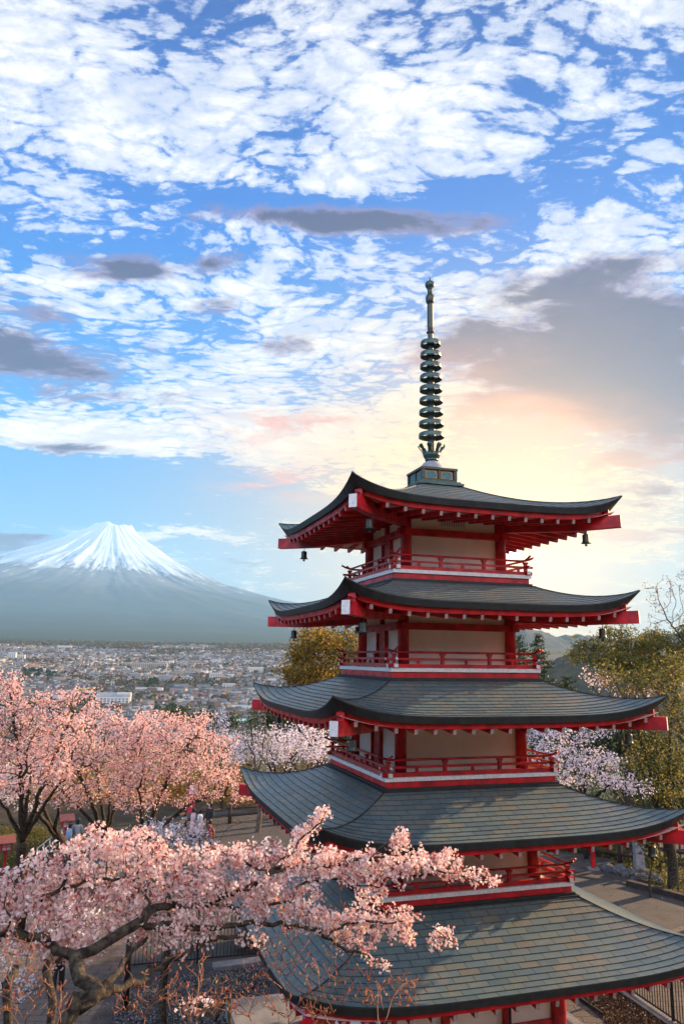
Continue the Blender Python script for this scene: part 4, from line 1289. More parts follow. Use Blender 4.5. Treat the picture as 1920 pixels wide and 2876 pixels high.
# behind the pagoda
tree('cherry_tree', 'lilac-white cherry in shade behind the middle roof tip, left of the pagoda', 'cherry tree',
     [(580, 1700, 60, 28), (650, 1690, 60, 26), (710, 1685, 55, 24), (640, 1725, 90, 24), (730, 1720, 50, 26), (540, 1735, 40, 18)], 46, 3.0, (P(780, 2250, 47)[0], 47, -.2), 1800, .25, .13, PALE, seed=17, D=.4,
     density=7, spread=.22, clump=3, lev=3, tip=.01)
tree('cherry_tree', 'small lilac-white cherry standing alone before the dark pines above the pink crowns', 'cherry tree',
     [(500, 1650, 30, 22), (520, 1675, 26, 18), (480, 1665, 20, 14)], 50, 1.2, (P(620, 2150, 51)[0], 51, -2), 420, .14, .13, PALE, seed=18, D=.35,
     density=5, spread=.2, clump=3, lev=3, tip=.01)
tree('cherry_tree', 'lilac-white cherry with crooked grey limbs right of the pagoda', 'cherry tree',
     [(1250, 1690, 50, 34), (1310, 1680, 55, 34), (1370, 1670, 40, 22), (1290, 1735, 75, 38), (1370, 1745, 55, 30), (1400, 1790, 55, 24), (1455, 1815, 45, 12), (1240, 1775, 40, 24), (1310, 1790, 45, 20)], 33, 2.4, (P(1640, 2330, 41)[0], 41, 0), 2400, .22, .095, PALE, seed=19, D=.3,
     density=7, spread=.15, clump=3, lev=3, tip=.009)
tree('cherry_tree', 'pale pink cherry glimpsed among yellow-green leaves above the middle roof tip at right', 'cherry tree',
     [(1400, 1560, 50, 20), (1360, 1545, 35, 16), (1530, 1560, 40, 20), (1470, 1580, 40, 14), (1550, 1530, 30, 16)], 40, 2.0, (P(1760, 2300, 42)[0], 42, 0), 800, .16, .11, PINK, seed=20, D=.35,
     density=5, spread=.18, clump=3, lev=3, tip=.009)
# evergreens
tree('golden_tree', 'tall dense tree glowing golden against the sky behind the second and middle roofs', 'tree',
     [(715, 1450, 30, 26), (745, 1480, 50, 34), (700, 1495, 36, 30), (690, 1535, 50, 32), (780, 1500, 50, 60), (740, 1550, 80, 36), (665, 1560, 26, 16)], 52, 3.2, (P(900, 2050, 54)[0], 54, -8), 1500, .3, .20, GOLDL, bark=M_BARKP, seed=21, D=.5,
     density=26, spread=.34, clump=2, lev=3, tip=.012, leaf_part='foliage')
tree('pine_tree', 'green pine with open tufted crown between the golden tree and the pagoda wall', 'pine tree',
     [(800, 1450, 26, 20), (815, 1480, 30, 26), (790, 1510, 30, 20)], 49, 1.4, (P(1000, 2050, 50)[0], 50, -5), 420, .2, .22, PINE, bark=M_BARKP, seed=22, D=.45,
     density=20, spread=.26, clump=2, lev=3, tip=.012, leaf_part='foliage', kind='needle')
tree('pine_tree', 'round young pine before the town, left of the middle roof tip', 'pine tree',
     [(585, 1640, 26, 24), (575, 1665, 32, 20), (605, 1675, 28, 18)], 44, 1.2, (P(725, 2150, 45)[0], 45, -.5), 380, .15, .20, PINE, bark=M_BARKP, seed=23, D=.35,
     density=16, spread=.2, clump=2, lev=3, tip=.012, leaf_part='foliage', kind='needle')
tree('dark_evergreen', 'broad dark evergreen behind the left tip of the middle roof', 'tree',
     [(640, 1650, 40, 28), (690, 1665, 50, 30), (740, 1670, 45, 30), (655, 1690, 50, 20), (790, 1690, 40, 36)], 56, 3.0, (P(860, 2150, 57)[0], 57, -5), 1100, .25, .22, PINE, bark=M_BARKP, seed=24, D=.5,
     density=20, spread=.34, clump=2, lev=3, tip=.012, leaf_part='foliage')
tree('leafless_tree', 'thin leafless tree with fine upright twigs before the town', 'tree',
     [(465, 1600, 22, 40), (445, 1630, 24, 26), (490, 1630, 20, 26)], 60, 1.6, (P(570, 2150, 60)[0], 60, -7), 500, .12, .08, RUSSET, bark=M_BARK, seed=25, D=.4, density=1, spread=.12, lev=1, tip=.012, up=.6, leaf_part='buds')
tree('dark_evergreen', 'low dark green shrubby tree rising between the leafless tree and the town', 'tree',
     [(480, 1650, 36, 22), (430, 1645, 30, 16), (530, 1650, 26, 18), (395, 1640, 30, 14)], 70, 2.2, (P(590, 2100, 70)[0], 70, -12), 500, .2, .24, PINE, bark=M_BARKP, seed=26, D=.55,
     density=16, spread=.35, clump=2, lev=3, tip=.012, leaf_part='foliage')
def conifer(label, top, Y, h, seed, w=1.6, material=PINE):
    """spired conifer: whorled drooping boughs shorter towards the top"""
    rng = np.random.RandomState(seed); t = P(top[0] * 1.2245, top[1] * 1.2245, Y); base = np.array([t[0], Y, t[2] - h])
    e = tag(empty('conifer', tuple(base)), label, 'conifer'); tr = MB(); C = []
    tr.tube([(0, 0, 0), (0, 0, h * .5), (0, 0, h)], [.16, .09, .015], 7)
    z = h * .12
    while z < h - .1:
        f = 1 - z / h; L = w * (f ** .75) * rng.uniform(.75, 1.2) + .12
        for k in range(5):
            a = rng.uniform(0, 6.28); d = np.array([math.cos(a), math.sin(a), 0]); p0 = np.array([0, 0, z])
            p1 = p0 + d * L * .6 + [0, 0, .10 * L]; p2 = p0 + d * L + [0, 0, .02 * L + .12]
            tr.tube([p0, p1, p2], [.025, .016, .006], 4)
            n = int(50 * L)
            t_ = rng.uniform(.15, 1.05, (n, 1)); q = p0 * (1 - t_) + p2 * t_ + rng.normal(0, .11, (n, 3)) * np.array([1, 1, .6]); C.append(q)
        z += .26
    tr.build('trunk', M_BARKP, e); C = np.concatenate(C)
    V = leaf_quads(C, .20, rng, .3, .2)
    quads_mesh('foliage', V, np.clip(.5 + rng.normal(0, .25, len(C)), 0, 1), material, e)
conifer('small spired conifer right of the balcony under the second roof', (1232, 1452), 46, 6.5, 31, 1.5)
conifer('conifer half hidden by the right wall corner under the second roof', (1188, 1455), 48, 6.5, 32, 1.6)
conifer('low conifer at the foot of the wooded hill, right of the spired conifer', (1300, 1545), 52, 6, 33, 2.0)
tree('pine_tree', 'pine with long level boughs reaching left across the sky at the right edge', 'pine tree',
     [(1310, 1500, 24, 6, 38), (1350, 1515, 36, 10, 38), (1400, 1500, 40, 14, 38), (1370, 1470, 26, 8, 38), (1400, 1450, 30, 8, 39), (1450, 1485, 50, 20, 39), (1450, 1445, 20, 6, 39), (1500, 1460, 36, 16, 40), (1540, 1480, 50, 34, 40), (1500, 1510, 50, 24, 40), (1600, 1450, 50, 40, 40), (1440, 1540, 40, 14, 39), (1420, 1520, 60, 14, 38), (1520, 1540, 60, 26, 40), (1330, 1480, 14, 5, 38)], 39, 1.8,
     (P(1990, 2350, 41)[0], 41, 0), 3200, .25, .20, OLIVE, bark=M_BARKP, seed=34, D=.30, density=24, spread=.15, clump=2, lev=3, tip=.012, leaf_part='foliage', kind='needle')
tree('spring_tree', 'tall yellow-green budding tree in front of the pines at the right edge', 'tree',
     [(1440, 1570, 50, 30), (1390, 1540, 40, 24), (1500, 1560, 50, 36), (1550, 1620, 40, 50), (1500, 1650, 50, 40), (1440, 1640, 40, 34), (1540, 1720, 40, 60), (1480, 1740, 50, 40), (1550, 1520, 30, 30), (1520, 1810, 50, 34)], 34, 2.4,
     tuple(PG(1888, 2500)), 5200, .26, .10, OLIVE, seed=35, D=.25, density=7, spread=.18, clump=2, lev=3, tip=.007, up=.5, leaf_part='foliage')
tree('dark_evergreen', 'dark green evergreen behind the lilac cherry right of the pagoda', 'tree',
     [(1430, 1690, 60, 40), (1490, 1720, 60, 50), (1540, 1780, 50, 60), (1440, 1770, 40, 40), (1560, 1850, 40, 40), (1380, 1720, 40, 36), (1330, 1750, 40, 40), (1250, 1720, 40, 50)], 44, 2.6,
     (P(1850, 2350, 45)[0], 45, 0), 1500, .25, .18, PINE, bark=M_BARKP, seed=36, D=.45, density=22, spread=.26, clump=2, lev=3, tip=.012, leaf_part='foliage')
tree('evergreen_shrub', 'narrow leafy shrub with yellow-lit edges beside the stone pillar', 'shrub',
     [(1490, 1880, 16, 34), (1480, 1920, 20, 34), (1500, 1945, 16, 20)], 34, .7, (P(1825, 2470, 34)[0], 34, 0), 260, .07, .11, OLIVE, seed=37, D=.22, density=22, spread=.12, clump=2, lev=3, tip=.006, leaf_part='foliage')
tree('budding_tree', 'nearly bare tree with drooping russet catkins against the glowing sky', 'tree',
     [(1545, 1350, 50, 40), (1500, 1370, 24, 34), (1560, 1410, 50, 40), (1500, 1420, 26, 30), (1600, 1330, 60, 40), (1480, 1350, 10, 20)], 30, 1.4,
     (P(2080, 2300, 32)[0], 32, 0), 1900, .16, .07, RUSSET, seed=38, D=.22, density=3, spread=.09, lev=2, tip=.007, up=-.15, leaf_part='foliage')

# budding shrubs close to the camera
def shrub(label, base_uv, Y, E, seed, n, stems):
    rng = np.random.RandomState(seed)
    b = P(base_uv[0], base_uv[1], Y); b[2] = float(land_h(np.array(b[0]), np.array(Y))) - .05
    A = sample_ellipses(E, n, Y, .35, rng); sk = Skeleton(); sk.node(b, -1, .014)
    for (u, v) in stems:
        q = P(u, v, Y + rng.uniform(-.3, .3)); m_ = b + (q - b) * .5 + rng.normal(0, .05, 3) + np.array([0, 0, .12])
        sk.limb([b, m_, q], .011, .0042, .07, start=0, wob=.004, rng=rng)
    sk.colonize(A, .045, .4, .055, 60, up=.9, jit=.18, rng=rng); sk.finish(.0019, 2.6)
    e = tag(empty('budding_shrub', tuple(b)), label, 'shrub', None)
    mb = MB(); sk.mesh(mb, 5); t = mb.build('stems', M_TWIG); t.parent = e; t.matrix_parent_inverse = Matrix.Translation(-Vector(b))
    sel = np.where(sk.lev <= 2)[0]; sel = sel[rng.rand(len(sel)) < .75]
    C = sk.P[sel]; N_ = len(C)
    d = unit(rng.normal(0, .45, (N_, 3)) + np.array([0, 0, 1.0])); s_ = unit(np.cross(d, rng.normal(0, 1, (N_, 3)))); w_ = np.cross(d, s_)
    L = rng.uniform(.014, .030, (N_, 1)); V = []
    for a_, c_ in ((s_, w_), (w_, -s_)):
        V.append(np.stack([C, C + d * L * .45 + a_ * L * .17, C + d * L, C + d * L * .45 - a_ * L * .17], 1))
    V = np.concatenate(V); tone = np.tile(np.clip(.45 + rng.normal(0, .28, N_), 0, 1), 2)
    quads_mesh('foliage', V - b, tone, BUD, e)  # these pointed quads are the shrub's buds, not leaves
    print('shrub', len(sk.p), N_)
shrub('bare shrub with reddish-orange buds fanning up in front of the lowest roof', (850, 3050), 4.6,
      [(600, 2250, 50, 60), (650, 2190, 60, 60), (700, 2240, 60, 60), (560, 2300, 50, 40), (760, 2260, 50, 50), (690, 2310, 90, 40), (780, 2130, 14, 60), (785, 2060, 8, 40), (640, 2130, 14, 30), (850, 2270, 40, 45), (920, 2290, 40, 30), (820, 2190, 10, 40)], 41, 3200,
      [(700, 2750), (790, 2700), (860, 2650), (930, 2600), (960, 2500), (800, 2520), (900, 2740), (980, 2760), (1040, 2720), (640, 2800), (720, 2640), (1090, 2760)])
shrub('slender bare shrub with red buds in the bottom left corner', (150, 3080), 4.6,
      [(60, 2230, 30, 50), (100, 2260, 30, 60), (30, 2290, 30, 50), (130, 2310, 40, 35), (85, 2180, 12, 50), (20, 2200, 14, 40)], 42, 1000,
      [(90, 2560), (100, 2620), (40, 2660), (150, 2700), (60, 2780), (180, 2790)])
shrub('low bare shrub with orange-red buds over the gravel, bottom of the photo', (480, 3080), 4.7,
      [(350, 2290, 40, 40), (400, 2270, 40, 45), (440, 2310, 40, 40), (290, 2300, 40, 40), (500, 2300, 30, 35), (350, 2220, 12, 30), (460, 2240, 14, 30), (270, 2230, 10, 30)], 43, 1400,
      [(400, 2780), (480, 2760), (540, 2780), (350, 2800), (600, 2790), (420, 2700), (560, 2740)])
tree('cherry_sprig', 'small mossy cherry bough with two blossom tufts over the gravel', 'branch',
     [(460, 2290, 18, 14), (410, 2300, 12, 10), (430, 2315, 14, 8)], 6.0, .1, P(560, 2900, 5.6), 60, .03, .034, PINK, seed=44, D=.06,
     limbs=[([[P(560, 2900, 5.6)[0], 5.6, 3.9], P(640, 2900, 5.8), P(600, 2860, 5.9), P(540, 2820, 6.0)], .032, .014), ([P(540, 2820, 6.0), P(580, 2815, 6.0)], .008, .004), ([P(540, 2820, 6.0), P(505, 2825, 6.0)], .008, .004)], density=3, spread=.03, clump=5, kind='flower', lev=2, tip=.003)

# ---------------------------------------------------------------- terrace
def poly_sheet(name, pts, z, material, label):
    o = MB().add([(p[0], p[1], z) for p in pts], [tuple(range(len(pts)))]).build(name, material)
    return tag(o, label, kind='structure')
def sand_mat(name, c1, c2, pave=0.0):
    m = bpy.data.materials.new(name); m.use_nodes = True
    t = m.node_tree; t.nodes.clear(); g = NG(t)
    b = g.node('ShaderNodeBsdfPrincipled'); o = g.node('ShaderNodeOutputMaterial'); t.links.new(b.outputs[0], o.inputs[0])
    b.inputs['Roughness'].default_value = .85; b.inputs['Specular IOR Level'].default_value = .3
    p = g.node('ShaderNodeNewGeometry').outputs['Position']
    n1 = g.noise(p, .5, 6, .6); n2 = g.noise(p, 24, 4, .7)
    c = g.mix(g.mr(n1, .35, .65), c1, c2); c = g.mix(g.mr(n2, .46, .62), c, tuple(x * (.35 if not pave else .6) for x in c1)); c = g.mix(g.mr(n1, .52, .70), c, (c1[0] * .55, c1[1] * .45, c1[2] * .36))
    h = g.mul(n2, .6)
    if pave:
        br = g.node('ShaderNodeTexBrick'); br.offset = .5
        g.put(br.inputs['Vector'], p); br.inputs['Scale'].default_value = 1.0
        br.inputs['Brick Width'].default_value = pave * 1.8; br.inputs['Row Height'].default_value = pave
        br.inputs['Mortar Size'].default_value = .012
        g.put(br.inputs['Color1'], c); g.put(br.inputs['Color2'], g.mix(.5, c, tuple(x * .7 for x in c2))); g.put(br.inputs['Mortar'], (.035, .03, .028))
        c = br.outputs['Color']; h = g.add(h, g.mul(br.outputs['Fac'], -1.5))
    g.put(b.inputs['Base Color'], c)
    bp = g.node('ShaderNodeBump'); bp.inputs['Strength'].default_value = .6; bp.inputs['Distance'].default_value = .02
    g.put(bp.inputs['Height'], h); t.links.new(bp.outputs[0], b.inputs['Normal'])
    return m
M_SAND = sand_mat('packed_sand', (.065, .06, .056), (.11, .098, .083))
M_PAVE = sand_mat('paving', (.13, .105, .09), (.18, .145, .115), .34)
poly_sheet('plaza', [(-15, 27), (-8, 20), (-6, 13.5), (30, 13.5), (34, 40), (15, 51), (-10, 51)], .004, M_SAND, 'packed sand terrace round the pagoda')
ca = math.cos(PHI + math.pi / 4); sa = math.sin(PHI + math.pi / 4)
def pl(x, y, z=0.0): return np.array([PAG[0] + x * ca - y * sa, PAG[1] + x * sa + y * ca, z])
M_GRAV = sand_mat('gravel', (.045, .045, .048), (.085, .085, .088))
nt = M_GRAV.node_tree; 
poly_sheet('gravel_bed', [pl(-7.4, -7.0), pl(6.7, -7.0), pl(6.7, 7.6), pl(-7.4, 7.6)], .008, M_GRAV, 'grey gravel bed round the pagoda plinth')
poly_sheet('path', [PG(-160, 2470), PG(120, 2480), PG(365, 2590), PG(350, 2700), PG(300, 2800), PG(240, 2890), PG(200, 3100), PG(-400, 3100)], .012, M_PAVE, 'paved path at the bottom left')
poly_sheet('side_path', [PG(1592, 2780), PG(1700, 2876), PG(1800, 3000), PG(1560, 3000), PG(1500, 2800)], .012, M_PAVE, 'narrow paved strip beside the pagoda wall')
poly_sheet('road', [PG(1700, 2735), PG(1896, 2872), PG(2100, 3030), PG(2500, 2900), PG(2100, 2640), PG(1920, 2600), PG(1800, 2640)], .012, M_PAVE, 'paved road beyond the iron fence at right')

def frame(p0, p1):
    d = np.array(p1, float) - np.array(p0, float); L = np.linalg.norm(d); d /= L
    return d, np.array([-d[1], d[0], 0.0]), L
def iron_fence(label, P0, P1, h):
    e = tag(empty('iron_fence', tuple(P0)), label, 'fence')
    d, s, L = frame(P0, P1); ax = [d, s, (0, 0, 1)]
    n = int(L / .115); b = MB()
    for i in range(n): b.box(d * (i + .5) * .115 + [0, 0, h / 2 + .04], (.018, .018, h - .12), ax)
    b.box(d * L / 2 + [0, 0, .14], (L, .03, .045), ax); b.box(d * L / 2 + [0, 0, h - .12], (L, .03, .045), ax)
    b.build('panel', M_IRON, e)
    k = max(1, int(round(L / 2.0)))
    for i in range(k + 1): MB().box(d * L * i / k + [0, 0, h / 2], (.06, .06, h + .06), ax).box(d * L * i / k + [0, 0, h + .05], (.075, .075, .03), ax).build('post', M_IRON, e)
    return e
A_ = PG(1640, 2704); B_ = PG(1884, 2872); dF, _, LF = frame(A_, B_)
iron_fence('black iron picket fence between gravel and paved road at the bottom right', A_ - dF * 3.5, B_ + dF * 4, 1.75)
A_ = PG(362, 2724); B_ = PG(745, 2688); dF, _, LF = frame(A_, B_)
iron_fence('black iron picket fence behind the foreground cherry limbs, left of the pagoda', A_, B_ + dF * 2, 1.75)
p = PG(352, 2840)
e = tag(empty('dark_pole', tuple(p)), 'plain dark pole standing behind the cherry limbs at the bottom left', 'pole')
MB().tube([(0, 0, 0), (0, 0, 2.9)], .09, 12).build('shaft', M_IRON, e); MB().lathe([(.11, 0), (.11, .05), (.0, .08)], (0, 0, 2.9), 12).build('cap', M_IRON, e); MB().lathe([(.17, 0), (.16, .06), (.1, .08)], (0, 0, 0), 12).build('foot', M_IRON, e)

def kerb(label, pts, w=.16, h=.14, material=M_CONC, name='kerb'):
    mb = MB()
    for a, b in zip(pts[:-1], pts[1:]):
        d, s, L = frame(a, b); mb.box((np.array(a) + b) / 2 + [0, 0, h / 2 - .02], (L, w, h), [d, s, (0, 0, 1)])
    o = mb.build(name, material); tag(o, label, 'kerb'); return o
kerb('concrete kerb strip lying on the gravel before the left iron fence', [PG(600, 2722), PG(762, 2700)], .45, .14)
kerb('dark steel edging beside the narrow paved strip, bottom right', [PG(1586, 2782), PG(1694, 2856)], .05, .12, M_IRON, 'edging')
kerb('long dark log kerb at the right edge of the sand terrace', [PG(1762, 2488), PG(1850, 2510), PG(2000, 2552)], .28, .26, M_WOODD)
kerb('concrete footing under the right iron fence', [PG(1672, 2734), PG(1890, 2884)], .3, .1)

def log_fence(label, pts, h=.85, r=.10, thick=()):
    e = tag(empty('log_fence', tuple(pts[0])), label, 'fence'); o = np.array(pts[0], float)
    for a, b in zip(pts[:-1], pts[1:]):
        a = np.array(a, float) - o; b = np.array(b, float) - o
        for zz in (h * .45, h * .86): MB().tube([a + [0, 0, zz], (a + b) / 2 + [0, 0, zz - .01], b + [0, 0, zz]], r * .62, 8).build('rail', M_WOODD, e)
        n = max(1, int(round(np.linalg.norm(b - a) / 2.0)))
        for i in range(n):
            c = a + (b - a) * i / n
            MB().tube([c, c + [0, 0, h + .1]], r, 10).build('post', M_WOODD, e)
    return e
log_fence('brown log fence behind the visitors at the far side of the left terrace', [PG(430, 2352), PG(520, 2326), PG(645, 2312), PG(760, 2300), PG(960, 2296)], .95, .11)
log_fence('dark log fence before sunlit undergrowth, right of the fourth balcony', [PG(1540, 2392), PG(1645, 2412), PG(1741, 2436), PG(1850, 2452), PG(2000, 2480)], 1.25, .12)
# dark picket screen behind the pillar
e = tag(empty('wooden_screen', tuple(PG(1780, 2440) + np.array([0, 1.5, 0]))), 'dark wooden picket screen behind the stone pillar at right', 'fence')
mb = MB()
for i in range(22): mb.box((i * .28, i * .05, .75), (.09, .05, 1.5))
mb.build('pickets', M_WOODD, e)
for zz in (.4, 1.2): MB().beam((-.1, -.05, zz), (6.1, 1.03, zz), .05, .08).build('rail', M_WOODD, e)
# red post
p = PG(1665, 2442); e = tag(empty('red_post', tuple(p)), 'thin red post with pale top on the sand terrace right of the pagoda', 'post')
MB().box((0, 0, .68), (.16, .16, 1.36)).build('shaft', M_RED, e); MB().box((0, 0, 1.44), (.15, .15, .17)).box((0, 0, 1.535), (.18, .18, .03)).build('cap', M_END, e)
MB().box((0, 0, .04), (.5, .5, .08)).build('footing', M_CONC, e)
# stone pillar
p = PG(1795, 2452); e = tag(empty('stone_pillar', tuple(p)), 'tall grey inscribed stone pillar among the rocks right of the pagoda', 'monument')
mb = MB().box((0, 0, 1.15), (.42, .34, 2.1)); mb.add([(-.21, -.17, 2.2), (.21, -.17, 2.2), (.21, .17, 2.2), (-.21, .17, 2.2), (0, 0, 2.36)], [(0, 1, 4), (1, 2, 4), (2, 3, 4), (3, 0, 4)])
mb.build('shaft', M_STONE, e); MB().box((0, 0, .1), (.8, .7, .2)).build('base', M_ROCK, e)
g_ = MB(); r_ = random.Random(8)
for zz in (1.75, 1.3, .85):   # worn strokes of the inscription
    for k in range(5):
        a = r_.choice([0, 0, 1.57, .7, -.7]); L_ = r_.uniform(.10, .2)
        g_.box((r_.uniform(-.06, .06), -.173, zz + r_.uniform(-.12, .12)), (L_, .006, .025), [(math.cos(a), 0, math.sin(a)), (0, 1, 0), (-math.sin(a), 0, math.cos(a))])
g_.build('inscription', M_DARK, e)
def rock(p, s, seed, label, group=None):
    r_ = np.random.RandomState(seed); vs = []; fs = []; n, m_ = 12, 8
    for i in range(m_ + 1):
        th = math.pi * i / m_
        for j in range(n):
            ph = 2 * math.pi * j / n; d = np.array([math.sin(th) * math.cos(ph), math.sin(th) * math.sin(ph), math.cos(th)])
            k = 1 + .34 * mnoise.noise(Vector(d * 1.5 + seed)) + .16 * mnoise.noise(Vector(d * 4 + seed))
            vs.append(d * k * np.array([s, s * .8, s * .75]))
    fs = [(i * n + j, i * n + (j + 1) % n, (i + 1) * n + (j + 1) % n, (i + 1) * n + j) for i in range(m_) for j in range(n)]
    o = MB().add(vs, fs).build('rock', M_ROCK); o.location = (p[0], p[1], p[2] + s * .3); o.rotation_euler = (0, 0, seed)
    tag(o, label, 'rock', group); return o
RL = 'dark rough rocks edging the planting bed right of the pagoda'
for i, (u, v, s) in enumerate([(1706, 2446, .34), (1724, 2450, .30), (1740, 2455, .40), (1757, 2462, .28), (1770, 2462, .34), (1786, 2470, .26), (1806, 2474, .3), (1822, 2478, .24), (1838, 2474, .3), (1850, 2482, .24)]):
    rock(PG(u, v), s, i + 2, 'one of the dark rough rocks edging the planting bed by the stone pillar', RL)
rock(PG(705, 2690) + np.array([0, 1.2, 0]), .85, 31, 'big black boulder behind the left iron fence beside the lowest roof')

# red wooden lanterns
M_PANE = mat('lantern_paper', (.45, .45, .46), .6)
M_LROOF = mat('lantern_roof', (.30, .10, .08), .6, .4, var=.3, vscale=9)
def lantern(p, h, label):
    e = tag(empty('wooden_lantern', tuple(p), .5), label, 'lantern')
    MB().box((0, 0, (h - .55) / 2), (.10, .10, h - .55)).build('post', M_RED, e)
    b = MB().box((0, 0, h - .54), (.42, .42, .05)).box((0, 0, h - .22), (.42, .42, .05))
    for sx in (-1, 1):
        for sy in (-1, 1): b.box((sx * .19, sy * .19, h - .38), (.04, .04, .28))
    for k in range(4):
        n, t = side_frame(k); ax = [t, n, (0, 0, 1)]
        b.box(n * .185 + [0, 0, h - .38], (.022, .02, .27), ax); b.box(n * .186 + [0, 0, h - .38], (.33, .018, .022), ax)
    b.build('frame', M_RED, e)
    MB().box((0, 0, h - .38), (.34, .34, .27)).build('pane', M_PANE, e)
    r = MB().add([(-.36, -.34, h - .22), (.36, -.34, h - .22), (.36, .34, h - .22), (-.36, .34, h - .22), (-.36, 0, h + .05), (.36, 0, h + .05),
                  (-.36, -.34, h - .19), (.36, -.34, h - .19), (.36, .34, h - .19), (-.36, .34, h - .19), (-.36, 0, h + .09), (.36, 0, h + .09)],
                 [(6, 7, 11, 10), (8, 9, 10, 11), (0, 4, 5, 1), (3, 2, 5, 4), (0, 1, 7, 6), (2, 3, 9, 8), (0, 6, 10, 4), (4, 10, 9, 3), (1, 5, 11, 7), (5, 2, 8, 11)])
    r.build('roof', M_LROOF, e)
    return e
lantern(PG(11, 2455), 1.55, 'red wooden lantern with gabled roof on a post at the left edge')
lantern(PG(182, 2378), 1.50, 'red wooden lantern with gabled roof beside the handrail and visitors')
# metal handrail
M_METAL = mat('grey_steel', (.35, .36, .38), .35, .5, metallic=.8)
a, b = PG(100, 2446), PG(186, 2370)
e = tag(empty('handrail', tuple(a)), 'grey steel handrail leading up to the visitors on the left terrace', 'railing')
d, s, L = frame(a, b)
for zz in (.35, .65, .95): MB().tube([(0, 0, zz), d * L + [0, 0, zz]], .025, 8).build('rail', M_METAL, e)
for i in range(6): MB().tube([d * L * i / 5, d * L * i / 5 + [0, 0, .97]], .03, 8).build('post', M_METAL, e)
# banner
p = PG(521, 2330); e = tag(empty('banner', tuple(p)), 'red and white vertical cloth banner on a pole behind the visitors', 'banner')
MB().tube([(0, 0, 0), (0, 0, 2.5)], .02, 8).tube([(0, 0, 2.42), (.46, 0, 2.42)], .012, 6).build('pole', M_IRON, e)
cl = MB(); n = 10; vs = []
for i in range(n + 1):
    for j in range(5): vs.append((.02 + j * .11, .03 * math.sin(i * .9 + j), 2.4 - 1.55 * i / n))
cl.add(vs, [(i * 5 + j, i * 5 + j + 1, i * 5 + j + 6, i * 5 + j + 5) for i in range(n) for j in range(4)])
cl.mi = [(0 if (k // 4) >= 3 or (k % 4) in (0, 3) else 1) for k in range(len(cl.f))]
cl.build('cloth', [mat('banner_red', (.36, .03, .05), .8), M_WHITE], e)

